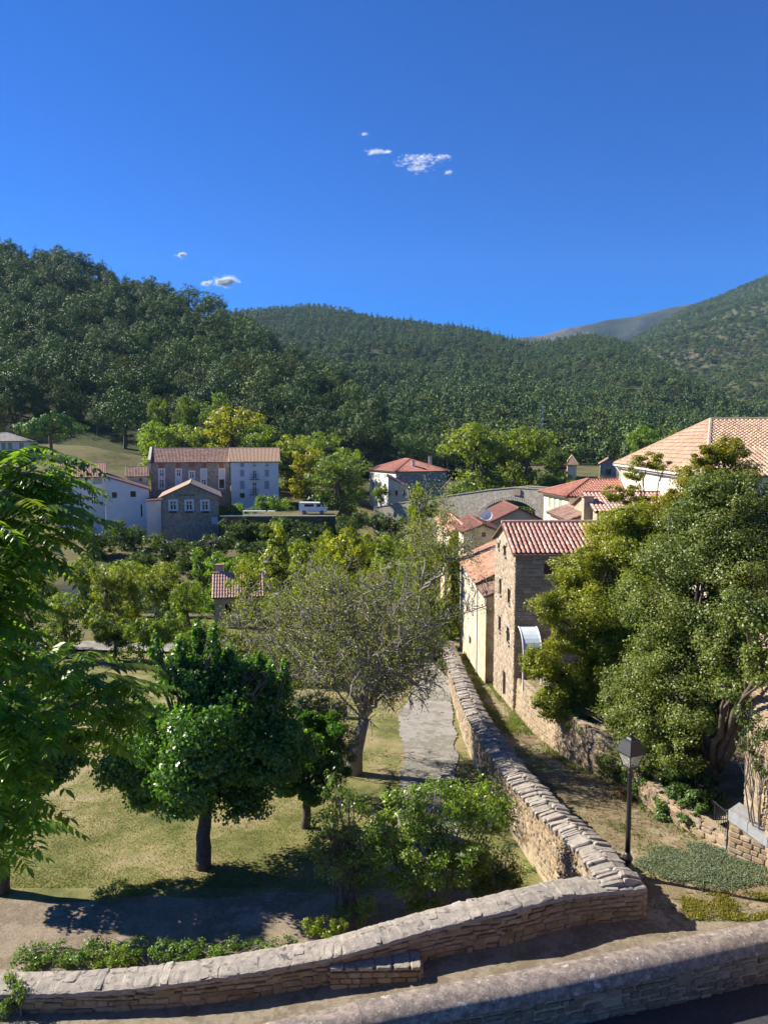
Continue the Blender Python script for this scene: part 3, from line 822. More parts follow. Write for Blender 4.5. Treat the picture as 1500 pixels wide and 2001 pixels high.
def frustum(b, z0, w0, z1, w1):
    c0 = [yaw @ Vector((sx * w0, sy * w0, z0)) for sx, sy in ((-1, -1), (1, -1), (1, 1), (-1, 1))]
    c1 = [yaw @ Vector((sx * w1, sy * w1, z1)) for sx, sy in ((-1, -1), (1, -1), (1, 1), (-1, 1))]
    b.hexa(c0, c1)
b = MB(); frustum(b, 0.40, 0.27, 0.43, 0.285); frustum(b, 0.432, 0.28, 0.75, 0.16); frustum(b, 0.752, 0.18, 0.78, 0.17); frustum(b, 0.782, 0.10, 0.84, 0.07)
b.lathe((0, 0, 0), [(0.03, 0.84), (0.05, 0.88), (0.05, 0.91), (0.02, 0.95), (0.004, 1.0)], 10)
b.build('hood', 'iron_black', lan, False, (0, 0, 0))
b = MB(); frustum(b, 0.0, 0.15, 0.035, 0.155)
for sx, sy in ((-1, -1), (1, -1), (1, 1), (-1, 1)):
    b.tube([yaw @ Vector((sx * 0.14, sy * 0.14, 0.03)), yaw @ Vector((sx * 0.245, sy * 0.245, 0.41))], 0.014, 5)
b.build('lantern_frame', 'iron_black', lan, False, (0, 0, 0))
for k in range(4):
    m4 = Matrix.Rotation(R(24 + 90 * k), 3, 'Z'); b = MB()
    b.hexa([m4 @ Vector(q) for q in ((-0.13, -0.137, 0.04), (0.13, -0.137, 0.04), (0.13, -0.133, 0.04), (-0.13, -0.133, 0.04))],
           [m4 @ Vector(q) for q in ((-0.235, -0.242, 0.40), (0.235, -0.242, 0.40), (0.235, -0.238, 0.40), (-0.235, -0.238, 0.40))])
    b.build('pane', 'lantern_glass', lan, False, (0, 0, 0))
b = MB(); b.lathe((0, 0, 0), [(0.03, 0.04), (0.03, 0.14), (0.055, 0.18), (0.06, 0.28), (0.03, 0.33)], 12)
b.build('bulb', 'frame_white', lan, True, (0, 0, 0))

# ------------------------------------------------------------------ houses
def barrel_tile():
    b = MB(); n = 5
    for (y, r0, z) in ((-0.5, 1.0, 0.0), (0.5, 0.8, -0.12)):
        for k in range(n):
            q = math.pi * k / (n - 1); b.v.append((math.cos(q) * 0.5 * r0, y, math.sin(q) * 0.62 * r0 + z))
    b.f = [(k, k + 1, n + k + 1, n + k) for k in range(n - 1)] + [tuple(range(n - 1, -1, -1))]
    return b.mesh('tile', True)
TILE = [barrel_tile()]
def roof_plane(root, E0, E1, R0, R1, mat, tiles=0, pitch=0.26, row=0.42, thick=0.10, name='roof', out=None):
    """tiled roof plane: eave line E0-E1, ridge line R0-R1 (ridge may be shorter: hips). tiles>0: single tiles as objects"""
    E0, E1, R0, R1 = map(Vector, (E0, E1, R0, R1))
    ex = (E1 - E0); L = ex.length; ex.normalize()
    a0, a1 = (R0 - E0).dot(ex), (R1 - E0).dot(ex)
    up = (R0 - E0) - ex * a0
    H = up.length; uy = up.normalized(); nz = ex.cross(uy)
    if nz.z < 0: nz = -nz
    def vmax(u):
        m = 1.0
        if a0 > 1e-3: m = min(m, u / a0)
        elif a0 < -1e-3: pass
        if a1 < L - 1e-3: m = min(m, (L - u) / (L - a1))
        return max(0.0, m)
    slab = MB(); lo = [E0, E1, R1, R0]
    slab.hexa([p - nz * thick for p in lo], [p.copy() for p in lo]) if ex.cross(uy).z > 0 else slab.hexa([p - nz * thick for p in lo[::-1]], [p.copy() for p in lo[::-1]])
    nc = max(1, int(L / pitch))
    if tiles:
        rf = slab.build(name, 'roof_under', root)
        loc = root.matrix_basis.translation
        ms = []; rr = random.Random(int(L * 100))
        for i in range(nc):
            u = (i + 0.5) * L / nc; hm = vmax(u) * H; nr = int(hm / row)
            for j in range(nr + 1):
                if j == nr and hm - nr * row < 0.15: break
                y = min((j + 0.5) * row, hm - row * 0.35)
                c = E0 + ex * (u + rr.uniform(-.012, .012)) + uy * y + nz * (0.025 + rr.uniform(0, 0.012))
                tx = (ex + uy * rr.uniform(-.03, .03)).normalized(); ty = (uy - nz * 0.06).normalized()
                ms.append(basis(c, tx, ty, nz, (L / nc * 0.80, row * 1.16, L / nc * 0.62)))
        if out is not None: out.extend(ms)
        else: pieces(root, 'roof_tile', ms, TILE, mat, tiles, 'roof_tiles')
        return rf
    b = MB(); nr = max(1, int(H / row)); seg = 4
    cols = nc * seg + 1
    for c in range(cols):
        u = L * c / (cols - 1); ph = (c % seg) / seg; hgt = 0.085 * abs(math.sin(math.pi * ph)) * min(1.0, pitch / 0.26)
        vm = vmax(u)
        for r in range(nr):
            for (y, dz) in ((r / nr, 0.03), ((r + 1) / nr, 0.0)):
                p = E0 + ex * u + uy * (H * y * vm) + nz * (hgt + dz + 0.012); b.v.append(tuple(p))
    k = nr * 2
    for c in range(cols - 1):
        for r in range(k - 1): b.f.append((c * k + r, (c + 1) * k + r, (c + 1) * k + r + 1, c * k + r + 1))
    rf = slab.build(name, 'roof_under', root)
    me = b.mesh('tiling'); me.transform(root.matrix_basis.inverted())
    link_mesh('tiling', me, mat, rf)
    return rf
def face_mesh(b, p0, t, n, L, zb, zt, holes, rev=0.2):
    """vertical wall face from p0 along t, outward normal n, with real openings (u0,u1,z0,z1)"""
    us = sorted({0.0, L, *[h[0] for h in holes], *[h[1] for h in holes]}); zs = sorted({zb, zt, *[h[2] for h in holes], *[h[3] for h in holes]})
    P = lambda u, z, d=0: Vector((p0.x, p0.y, 0)) + t * u - n * d + Vector((0, 0, z))
    for u0, u1 in zip(us[:-1], us[1:]):
        for z0, z1 in zip(zs[:-1], zs[1:]):
            um, zm = (u0 + u1) / 2, (z0 + z1) / 2
            if any(h[0] < um < h[1] and h[2] < zm < h[3] for h in holes): continue
            b.quad(P(u0, z0), P(u1, z0), P(u1, z1), P(u0, z1))
    for (u0, u1, z0, z1) in holes:
        b.quad(P(u0, z0), P(u0, z1), P(u0, z1, rev), P(u0, z0, rev)); b.quad(P(u1, z1), P(u1, z0), P(u1, z0, rev), P(u1, z1, rev))
        b.quad(P(u0, z1), P(u1, z1), P(u1, z1, rev), P(u0, z1, rev)); b.quad(P(u1, z0), P(u0, z0), P(u0, z0, rev), P(u1, z0, rev))
        b.quad(P(u0, z0, rev), P(u1, z0, rev), P(u1, z1, rev), P(u0, z1, rev))
def window_part(root, p0, t, n, h, style):
    """style: glazed | shutter:<mat> | dark | door ; optional '+surround'"""
    u0, u1, z0, z1 = h; w, hh = u1 - u0, z1 - z0; uc, zc = (u0 + u1) / 2, (z0 + z1) / 2
    B = Matrix((t, n, Vector((0, 0, 1)))).transposed()
    at = lambda u, d, z: Vector((p0.x, p0.y, 0)) + t * u + n * d + Vector((0, 0, z))
    sur = '+s' in style; kind = style.split('+')[0]
    b = MB()
    if kind == 'door':
        b.box(at(uc, -0.15, zc), (w - 0.01, 0.05, hh - 0.01), B); o = b.build('door', 'wood_dark', root)
        b = MB(); b.box(at(uc + w * 0.35, -0.115, zc - 0.1), (0.04, 0.03, 0.14), B); b.build('door_handle', 'iron_black', o)
        return
    if kind.startswith('shutter'):
        mt = kind.split(':')[1]
        b.box(at(uc, -0.10, zc), (w - 0.02, 0.04, hh - 0.02), B); o = b.build('window', mt, root)
        for s in (-1, 1):
            b = MB(); b.box(at(uc + s * w * 0.245, -0.06, zc), (w * 0.47, 0.035, hh - 0.05), B); b.build('shutter', mt, o)
    else:
        b.box(at(uc, -0.16, zc), (w - 0.01, 0.02, hh - 0.01), B)
        o = b.build('window', 'pane_dark', root)
        if kind == 'glazed':
            b = MB(); fw = w * (0.15 if p0.y > 60 else 0.09)
            for (du, dz, sw, sh) in ((-(w - fw) / 2, 0, fw, hh), ((w - fw) / 2, 0, fw, hh), (0, (hh - fw) / 2, w - 2 * fw, fw), (0, -(hh - fw) / 2, w - 2 * fw, fw), (0, 0, fw, hh - 2 * fw), (-w / 4, hh * 0.14, w / 2 - fw * 1.5, fw * .8), (w / 4, hh * 0.14, w / 2 - fw * 1.5, fw * .8)):
                b.box(at(uc + du, -0.13, zc + dz), (sw, 0.05, sh), B)
            b.build('frame', 'frame_white', o)
    if '+l' in style:
        b = MB(); b.box(at(uc, 0.0, z1 + 0.1), (w + 0.4, 0.12, 0.2), B); b.build('lintel', 'stone_coping', o)
        b = MB(); b.box(at(uc, 0.02, z0 - 0.05), (w + 0.24, 0.2, 0.1), B); b.build('sill', 'stone_coping', o)
    if sur:
        b = MB(); k = 0.2
        for (du, dz, sw, sh) in ((-(w + k) / 2, 0, k, hh + 2 * k), ((w + k) / 2, 0, k, hh + 2 * k), (0, (hh + k) / 2, w, k), (0, -(hh + k) / 2, w, k)):
            b.box(at(uc + du, 0.0, zc + dz), (sw, 0.07, sh), B)
        b.build('surround', 'frame_white', o)
class House:
    def __init__(s, name, label, O, e1, L, D, zb, ze, wall, group=None):
        """O: near left corner (looking from the front), e1: direction along the front, L front length, D depth"""
        s.e1 = Vector((e1[0], e1[1], 0)).normalized(); s.e2 = Vector((-s.e1.y, s.e1.x, 0)); s.L, s.D, s.zb, s.ze = L, D, zb, ze
        zb = min(zb, min(gz(O[0] + s.e1.x * q * L + s.e2.x * r * D, O[1] + s.e1.y * q * L + s.e2.y * r * D) for q in (0, 1) for r in (0, 1)) - 0.6) if O[1] > 60 else zb
        s.zb = zb; s.O = Vector((O[0], O[1], 0)); s.wall = wall
        s.root = thing(name, label, 'building' if 'house' not in name else 'house', (O[0], O[1], zb), group)
        s.holes = {'front': [], 'left': [], 'right': [], 'back': []}; s.st = {'front': [], 'left': [], 'right': [], 'back': []}; s.gab = []
    def face(s, k):
        O, a, b = s.O, s.e1 * s.L, s.e2 * s.D
        return {'front': (O, s.e1, -s.e2, s.L), 'right': (O + a, s.e2, s.e1, s.D), 'back': (O + a + b, -s.e1, s.e2, s.L), 'left': (O + b, -s.e2, -s.e1, s.D)}[k]
    def win(s, k, u0, u1, z0, z1, style='glazed'):
        s.holes[k].append((u0, u1, z0, z1)); s.st[k].append(style)
    def winpx(s, k, x0, x1, y0, y1, style='glazed', minw=0.0):
        p0, t, n, L = s.face(k)
        def uz(px, py):
            a, y, w = ray(px, py); d = Vector((a, y, w)); k2 = (p0 - Vector((0, 0, 0))).dot(n) / Vector((d.x, d.y, 0)).dot(n)
            q = d * k2; return (Vector((q.x, q.y, 0)) - p0).dot(t), CH + q.z
        ua, za = uz(x0, y0); ub, zb_ = uz(x1, y1)
        u0, u1 = min(ua, ub), max(ua, ub); z0, z1 = min(za, zb_), max(za, zb_)
        if u1 - u0 < minw: c = (u0 + u1) / 2; u0, u1 = c - minw / 2, c + minw / 2
        s.win(k, max(0.1, u0), min(L - 0.1, u1), max(s.zb + .05, z0), min(s.ze - 0.02, z1), style)
    def P(s, u, v, z): return s.O + s.e1 * u + s.e2 * v + Vector((0, 0, z))
    def walls(s, gables=()):
        b = MB()
        for k in ('front', 'right', 'back', 'left'):
            p0, t, n, L = s.face(k); face_mesh(b, p0, t, n, L, s.zb, s.ze, s.holes[k])
        for g in gables: b.add(g, [tuple(range(len(g)))])
        s.w = b.build('wall', s.wall, s.root)
        for k in ('front', 'right', 'back', 'left'):
            p0, t, n, L = s.face(k)
            for h, st_ in zip(s.holes[k], s.st[k]): window_part(s.root, p0, t, n, h, st_)
        return s
    def gable_x(s, rise, mat, oh=0.3, tiles=0, pitch=0.26, ridge=0.5):        # ridge parallel to the front
        L, D, z = s.L, s.D, s.ze; vr = D * ridge
        s.walls([[s.P(0, 0, z), s.P(0, vr, z + rise), s.P(0, D, z)], [s.P(L, 0, z), s.P(L, D, z), s.P(L, vr, z + rise)]])
        sl = rise / vr; sb = rise / (D - vr); k = 0.06
        roof_plane(s.root, s.P(-oh, -oh, z - oh * sl + k), s.P(L + oh, -oh, z - oh * sl + k), s.P(-oh, vr, z + rise + k), s.P(L + oh, vr, z + rise + k), mat, tiles, pitch)
        roof_plane(s.root, s.P(L + oh, D + oh, z - oh * sb + k), s.P(-oh, D + oh, z - oh * sb + k), s.P(L + oh, vr, z + rise + k), s.P(-oh, vr, z + rise + k), mat, 0, pitch)
        b = MB(); b.tube([s.P(-oh, vr, z + rise + k + 0.04), s.P(L + oh, vr, z + rise + k + 0.04)], 0.12, 8); b.build('ridge_tiles', mat, s.root)
        return s
    def gable_y(s, rise, mat, oh=0.3, tiles=0, pitch=0.26):                    # gable towards the front
        L, D, z = s.L, s.D, s.ze; ur = L / 2; sl = rise / ur; k = 0.06
        s.walls([[s.P(0, 0, z), s.P(L, 0, z), s.P(ur, 0, z + rise)], [s.P(0, D, z), s.P(ur, D, z + rise), s.P(L, D, z)]])
        roof_plane(s.root, s.P(-oh, D + oh, z - oh * sl + k), s.P(-oh, -oh, z - oh * sl + k), s.P(ur, D + oh, z + rise + k), s.P(ur, -oh, z + rise + k), mat, tiles, pitch)
        roof_plane(s.root, s.P(L + oh, -oh, z - oh * sl + k), s.P(L + oh, D + oh, z - oh * sl + k), s.P(ur, -oh, z + rise + k), s.P(ur, D + oh, z + rise + k), mat, 0, pitch)
        b = MB(); b.tube([s.P(ur, -oh, z + rise + k + 0.04), s.P(ur, D + oh, z + rise + k + 0.04)], 0.12, 8); b.build('ridge_tiles', mat, s.root)
        return s
    def hip(s, rise, mat, oh=0.35, tiles=0, pitch=0.26, setback=None):
        s.walls(); L, D, z = s.L, s.D, s.ze; r = min(L, D) / 2 + oh; k = 0.05; zt = z + rise + k; ze = z + k - oh * rise / (min(L, D) / 2)
        c = [s.P(-oh, -oh, ze), s.P(L + oh, -oh, ze), s.P(L + oh, D + oh, ze), s.P(-oh, D + oh, ze)]
        if setback: r0, r1 = s.P(setback, D / 2, zt), s.P(L - setback, D / 2, zt); R4 = [(r0, r1), (r1, r1), (r1, r0), (r0, r0)]
        elif L >= D: r0, r1 = s.P(-oh + r, D / 2, zt), s.P(L + oh - r, D / 2, zt); R4 = [(r0, r1), (r1, r1), (r1, r0), (r0, r0)]
        else: r0, r1 = s.P(L / 2, -oh + r, zt), s.P(L / 2, D + oh - r, zt); R4 = [(r0, r0), (r0, r1), (r1, r1), (r1, r0)]
        out = [] if tiles else None
        for i in range(4):
            roof_plane(s.root, c[i], c[(i + 1) % 4], R4[i][0], R4[i][1], mat, tiles if i in (0, 3) else 0, pitch, out=out if i in (0, 3) else None)
        if tiles: pieces(s.root, 'roof_tile', out, TILE, mat, tiles, 'roof_tiles')
        b = MB()
        for i in range(4):
            b.tube([c[i] + Vector((0, 0, 0.05)), (R4[i][0]) + Vector((0, 0, 0.06))], 0.12, 6)
        b.tube([r0 + Vector((0, 0, .06)), r1 + Vector((0, 0, .06))], 0.12, 6)
        b.build('ridge_tiles', mat, s.root)
        return s
    def shed(s, z0, z1, mat, oh=0.25, along='x', pitch=0.26, tiles=0):          # roof rising from z0 to z1 (along +e1 or +e2)
        L, D, z = s.L, s.D, s.ze; k = 0.05
        if along == 'x':
            g = [[s.P(0, 0, z), s.P(L, 0, z), s.P(L, 0, z1), s.P(0, 0, z0)], [s.P(L, D, z), s.P(0, D, z), s.P(0, D, z0), s.P(L, D, z1)], [s.P(0, D, z), s.P(0, 0, z), s.P(0, 0, z0), s.P(0, D, z0)], [s.P(L, 0, z), s.P(L, D, z), s.P(L, D, z1), s.P(L, 0, z1)]]
            s.walls(g); sl = (z1 - z0) / L
            if z1 > z0: roof_plane(s.root, s.P(-oh, D + oh, z0 - oh * sl + k), s.P(-oh, -oh, z0 - oh * sl + k), s.P(L + oh, D + oh, z1 + oh * sl + k), s.P(L + oh, -oh, z1 + oh * sl + k), mat, tiles, pitch)
            else: roof_plane(s.root, s.P(L + oh, -oh, z1 + oh * sl + k), s.P(L + oh, D + oh, z1 + oh * sl + k), s.P(-oh, -oh, z0 - oh * sl + k), s.P(-oh, D + oh, z0 - oh * sl + k), mat, tiles, pitch)
        else:
            g = [[s.P(0, 0, z), s.P(L, 0, z), s.P(L, 0, z0), s.P(0, 0, z0)], [s.P(L, D, z), s.P(0, D, z), s.P(0, D, z1), s.P(L, D, z1)], [s.P(0, D, z), s.P(0, 0, z), s.P(0, 0, z0), s.P(0, D, z1)], [s.P(L, 0, z), s.P(L, D, z), s.P(L, D, z1), s.P(L, 0, z0)]]
            s.walls(g); sl = (z1 - z0) / D
            roof_plane(s.root, s.P(-oh, -oh, z0 - oh * sl + k), s.P(L + oh, -oh, z0 - oh * sl + k), s.P(-oh, D + oh, z1 + oh * sl + k), s.P(L + oh, D + oh, z1 + oh * sl + k), mat, tiles, pitch)
        return s
    def chimney(s, c, d, h, mat='plaster_grey'):
        b = MB(); c = Vector(c); b.box(c + Vector((0, 0, h / 2)), (d, d, h)); o = b.build('chimney', mat, s.root)
        b = MB(); b.box(c + Vector((0, 0, h + 0.06)), (d + 0.16, d + 0.16, 0.1)); b.build('chimney_cap', 'tile_brown', o)
        return s
mV = lambda px: (px - 750) / F * CT                # plan direction dX/dY of lines that vanish at (px, horizon)

# tall stone house at the end of the lane
m7 = mV(712); c0 = W(1007, 1079, 39.0)
bk = onwall(968, 1043, c0.x, c0.y, m7)
e2 = Vector((m7, 1, 0)).normalized(); e1 = Vector((e2.y, -e2.x, 0))
TD = (Vector((bk.x, bk.y, 0)) - Vector((c0.x, c0.y, 0))).length
rdg = onwall(987, 1024, c0.x, c0.y, m7)
h = House('tower_house', 'tall narrow rubble stone house with pink barrel tile roof and one red shuttered window', (c0.x, c0.y), e1, 9.2, TD, -4.6, c0.z, 'tower_mortar')
h.winpx('front', 1062, 1083, 1101, 1122, 'shutter:shutter_red')
for (x0, x1, y0, y1, sty) in ((972, 976, 1058, 1073, 'dark+l'), (983.5, 988.5, 1056, 1088, 'dark+l'), (975, 979, 1127, 1163, 'dark+l'), (991, 996.5, 1146, 1182, 'dark+l'), (973.5, 978, 1199, 1235, 'dark+l'), (989, 995, 1219, 1260, 'dark+l'), (982, 987, 1307, 1366, 'door')):
    h.winpx('left', x0, x1, y0, y1, sty, 0.7)
zf = h.ze; h.ze = c0.z
h.gable_x(rdg.z - c0.z, 'tile_pink', 0.22, 300, 0.25)
# rubble facing
def facing(h, k, w, hh, seed, zlo=None, depth=0.1, mat='tower_stone', limit=300, extra=None, name='stone'):
    p0, t, n, L = h.face(k); rr = random.Random(seed); out = []; z = zlo if zlo is not None else h.zb
    while z < h.ze - 0.05:
        H1 = rr.uniform(*hh); u = 0.0
        while u < L - 0.05:
            w_ = min(rr.uniform(*w), L - u); c = (u + w_ / 2, z + H1 / 2)
            if not any(q[0] - w_ * .45 < c[0] < q[1] + w_ * .45 and q[2] - H1 * .45 < c[1] < q[3] + H1 * .45 for q in h.holes[k]) and z + H1 < h.ze + .02:
                out.append(basis(Vector((p0.x, p0.y, c[1])) + t * c[0] + n * (rr.uniform(0.0, 0.03) - depth * 0.32), t, n, Vector((0, 0, 1)), (w_ - 0.022, depth, H1 * rr.uniform(.85, 1) - 0.015)))
            u += w_
        z += H1
    return out
sts = facing(h, 'front', (0.22, 0.6), (0.13, 0.24), 41) + facing(h, 'left', (0.2, 0.5), (0.13, 0.24), 42)
gb = []
pieces(h.root, 'stone', sts, STF, 'tower_stone', 300)
b = MB(); hx = h.holes['front'][0]; p0, t, n, L = h.face('front'); B = Matrix((t, n, Vector((0, 0, 1)))).transposed()
b.box(Vector((p0.x, p0.y, hx[3] + 0.12)) + t * ((hx[0] + hx[1]) / 2) + n * 0.03, (hx[1] - hx[0] + 0.5, 0.1, 0.2), B); b.build('lintel', 'stone_coping', h.root)
b = MB(); b.tube([h.P(-0.2, -0.32, h.ze - 0.12), h.P(9.3, -0.32, h.ze - 0.12)], 0.07, 8); b.build('gutter', 'tile_brown', h.root)
tower = h
# polycarbonate canopy at the foot of the tall house
cA, cB = W(1022, 1238, 37.2), W(1058, 1238, 37.2)
root = thing('canopy', 'pale translucent curved canopy at the foot of the tall stone house', 'canopy', (cA.x, cA.y, terr_z(cA.x, cA.y)))
zc_ = cA.z; b = MB(); n_ = 8
for x in (cA.x, cB.x):
    for k in range(n_ + 1):
        q = math.pi / 2 * k / n_; b.v.append((x, 38.6 - 1.5 * math.sin(q), zc_ - 1.2 + 1.2 * math.cos(q)))
for k in range(n_): b.f.append((k, k + 1, n_ + 2 + k, n_ + 1 + k))
b.build('sheet', 'poly_sheet', root)
for x in (cA.x, cB.x):
    b = MB(); b.tube([(x, 37.12, terr_z(x, 37.1) - 0.2), (x, 37.12, zc_ - 1.15)], 0.04, 6); b.build('post', 'frame_white', root)
    b = MB(); b.tube([(x, 38.6 - 1.5 * math.sin(math.pi / 2 * k / n_), zc_ - 1.2 + 1.2 * math.cos(math.pi / 2 * k / n_) + .015) for k in range(n_ + 1)], 0.03, 5); b.build('rib', 'frame_white', root)

# long house with orange roof behind it
c2 = W(935, 1137, 50.0); m8 = mV(722)
e2 = Vector((m8, 1, 0)).normalized(); e1 = Vector((e2.y, -e2.x, 0))
far = onwall(899, 1091, c2.x, c2.y, m8)
h = House('row_house', 'long cream village house with broad orange tile roof beyond the tall stone house', (c2.x, c2.y), e1, 8.0, (far - c2).xy.length, -7.5, c2.z, 'house_plaster')
for cx_, yu, yl in ((923, (1125, 1152), (1172, 1200)), (915.5, (1113, 1140), (1162, 1190)), (908.5, (1105, 1128), (1152, 1178)), (902.5, (1097, 1118), (1142, 1166))):
    h.winpx('left', cx_ - 1.6, cx_ + 1.6, yu[0], yu[1], 'shutter:shutter_blue+l', 0.9)
    h.winpx('left', cx_ - 1.6, cx_ + 1.6, yl[0], yl[1], 'shutter:shutter_blue+l', 0.9)
h.winpx('left', 916, 920, 1240, 1265, 'door', 1.1)
h.gable_y(1.9, 'tile_orange', 0.3)
b = MB(); b.tube([h.P(-0.12, -0.12, h.ze - 0.2), h.P(-0.12, -0.12, h.zb)], 0.06, 6); b.build('downpipe', 'shutter_white', h.root)
# lean-to between the two
c3 = W(948, 1166, 46.6)
h = House('lean_to', 'narrow lean to with a small mossy tile roof squeezed between two stone houses', (c3.x, c3.y), e1, 3.0, 3.2, -6, c3.z, 'house_plaster')
h.winpx('left', 949, 951, 1200, 1222, 'dark', 0.5)
h.shed(c3.z + 0.02, c3.z + 0.9, 'tile_brown', 0.15)
# pale tall house at the far end of the row
c4 = W(880, 1042, 78.0)
h = House('end_house', 'tall pale house at the far end of the village row behind bare branches', (c4.x, c4.y), e1, 2.6, 16, -8.5, c4.z, 'house_plaster')
for y0 in (1050, 1082, 1118): h.winpx('left', 870, 874, y0, y0 + 20, 'shutter:shutter_white', 1.0)
h.gable_y(0.8, 'tile_orange', 0.35)
# gabled house with a small square window, dish on its roof
c5 = W(905, 1040, 74.0); c5b = W(980, 1040, 74.0)
h = House('gable_house', 'grey rendered gable house with one small square window behind the orange roof', (c5.x, c5.y), (1, 0.03), c5b.x - c5.x, 9, -8, c5.z, 'plaster_cream')
h.winpx('front', 941, 948, 1039, 1049, 'dark')
h.gable_y(W(945, 1026, 74).z - c5.z, 'tile_dark', 0.3)
# dark roofed house below the bridge arch
c6, c6b = W(962, 1018, 84.0), W(1062, 1018, 84.0)
h = House('low_roof_house', 'house with wide dark red roof right below the bridge arch', (c6.x, c6.y), (1, 0.02), c6b.x - c6.x, 9, -8, c6.z, 'plaster_grey')
h.win('front', 2.0, 2.9, c6.z - 2.0, c6.z - 0.7, 'glazed')
h.gable_y(W(1026, 991, 86).z - c6.z, 'tile_dark', 0.4)
dp = W(949, 1007, 73.6)
root = thing('satellite_dish', 'round white satellite dish standing above the gable house roof', 'dish', (dp.x, dp.y, dp.z - 1.1))
b = MB(); Md = Matrix.Rotation(R(-70), 3, 'X') @ Matrix.Rotation(R(0), 3, 'Z')
for r_, z_ in ((0.02, 0.0), (0.25, 0.015), (0.45, 0.06), (0.62, 0.13)):
    for k in range(16):
        q = 2 * math.pi * k / 16; b.v.append(tuple(Matrix.Rotation(R(62), 3, 'X') @ Vector((r_ * math.cos(q), r_ * math.sin(q), z_)) + dp))
for i in range(3):
    for k in range(16): b.f.append((i * 16 + k, i * 16 + (k + 1) % 16, (i + 1) * 16 + (k + 1) % 16, (i + 1) * 16 + k))
b.f.append(tuple(range(16))); b.build('dish', 'white_paint', root, True)
b = MB(); b.tube([(dp.x, dp.y + 0.1, dp.z - 1.1), (dp.x, dp.y + 0.1, dp.z)], 0.04, 6); b.build('mast', 'iron_black', root)
b = MB(); b.tube([(dp.x, dp.y, dp.z - 0.5), (dp.x, dp.y - 0.55, dp.z - 0.1)], 0.025, 5); b.build('feed_arm', 'iron_black', root)

# yellow house
c7 = W(1109, 968, 66.0); m9 = mV(560); e2 = Vector((m9, 1, 0)).normalized(); e1 = Vector((e2.y, -e2.x, 0))
bk = onwall(1062, 965, c7.x, c7.y, m9)
h = House('yellow_house', 'pale yellow rendered house with red hipped roof and three green shutters', (c7.x, c7.y), (1, 0.05), 9.5, 8, -2, c7.z, 'plaster_yellow')
h.e1 = e1; h.e2 = e2; h.D = (bk - c7).xy.length
for x0, y0 in ((1074, 971), (1083.5, 973), (1094.5, 975)): h.winpx('left', x0 - 2.3, x0 + 2.3, y0, y0 + 21, 'shutter:shutter_green', 0.8)
h.hip(W(1150, 938, 70).z - c7.z, 'tile_red', 0.45)
b = MB(); b.tube([h.P(0.1, -0.1, h.ze - 0.2), h.P(0.1, -0.1, h.zb)], 0.06, 6); b.build('downpipe', 'frame_white', h.root)
# roof and chimney just behind the tall house
c8 = W(1112, 1016, 52.0)
h = House('chimney_house', 'low house behind the tall stone house with grey tiles and a thick stone chimney', (c8.x, c8.y), (1, 0), 2.6, 6, -3, c8.z, 'house_plaster')
h.gable_y(0.45, 'tile_brown', 0.3)
cc = W(1146, 1018, 50.5)
h.chimney((cc.x, cc.y, cc.z - 0.4), 0.62, W(1146, 972, 50.5).z - cc.z + 0.4, 'tower_mortar')
c9 = W(1166, 1000, 49.0)
h = House('pink_roof_house', 'stone gable with a strip of pink barrel tiles beside the thick chimney', (c9.x, c9.y), (1, 0), 5, 6, -2, c9.z, 'tower_mortar')
h.gable_x(1.0, 'tile_pink', 0.2, 0, 0.25)

# big white house with hipped tan roof
cN = W(1392, 924, 44.0)
mA = mV(905); e2 = Vector((mA, 1, 0)).normalized()
fr = onwall(1212, 903, cN.x, cN.y, mA)
L9 = (fr - cN).xy.length
e2 = (fr - cN); e2.z = 0; e2.normalize(); e1 = Vector((e2.y, -e2.x, 0))
h = House('white_house', 'large white house with broad hipped tan tile roof rising behind the green trees', (cN.x, cN.y), e1, 16, L9, 0.5, cN.z, 'plaster_beige')
h.winpx('left', 1289, 1297, 931, 962, 'shutter:shutter_white', 0.9)
h.winpx('left', 1350, 1362, 933, 966, 'shutter:shutter_white', 0.9)
yA = (cN.y + fr.y) / 2; aP = W(1384, 822, yA); h.hip(aP.z - cN.z, 'tile_tan', 0.5, 300, 0.3, setback=max(2.5, (aP - (cN + fr) / 2).xy.dot(e1.xy)))
b = MB(); q = h.P(-0.55, L9 * 0.9, h.ze - 0.05); b.tube([h.P(-.55, -.5, h.ze - .28), h.P(-.55, L9 + .5, h.ze - .28)], 0.08, 6); b.build('gutter', 'frame_white', h.root)
b = MB(); b.tube([h.P(-0.5, L9 + .2, h.ze - .3), h.P(-.08, L9 - .3, h.ze - 1.0), h.P(-.08, L9 - .3, h.zb)], 0.06, 6); b.build('downpipe', 'frame_white', h.root)
sk = h.P(4.2, 1.6, 0); 
# ------------------------------------------------------------------ bridge
B0 = W(1003, 980, 112.0); Bd = Vector((0.76, -0.65, 0)).normalized(); Bn = Vector((Bd.y, -Bd.x, 0))   # along, towards the camera
def bsz(px, py):
    p = onwall(px, py, B0.x, B0.y, Bd.x / Bd.y); return ((p - B0).xy.dot(Bd.xy), p.z)
top = [bsz(*q) for q in ((730, 992), (790, 982), (850, 973), (905, 965), (955, 958), (1005, 953), (1058, 957), (1095, 962))]
root = thing('stone_bridge', 'old humpbacked grey stone bridge with one wide arch over the valley', 'bridge', (B0.x, B0.y, -8))
sl_, zl_ = bsz(944, 1003); sr_, zr_ = bsz(1056, 1003); zc0 = bsz(1001, 978)[1]
hc = (sr_ - sl_) / 2; sag = zc0 - (zl_ + zr_) / 2; Rr = (hc * hc + sag * sag) / (2 * sag); sc_ = (sl_ + sr_) / 2; zcc = zc0 - Rr
BW = 4.2
def BP_(s_, d_, z): return Vector((B0.x, B0.y, 0)) + Bd * s_ - Bn * d_ + Vector((0, 0, z))
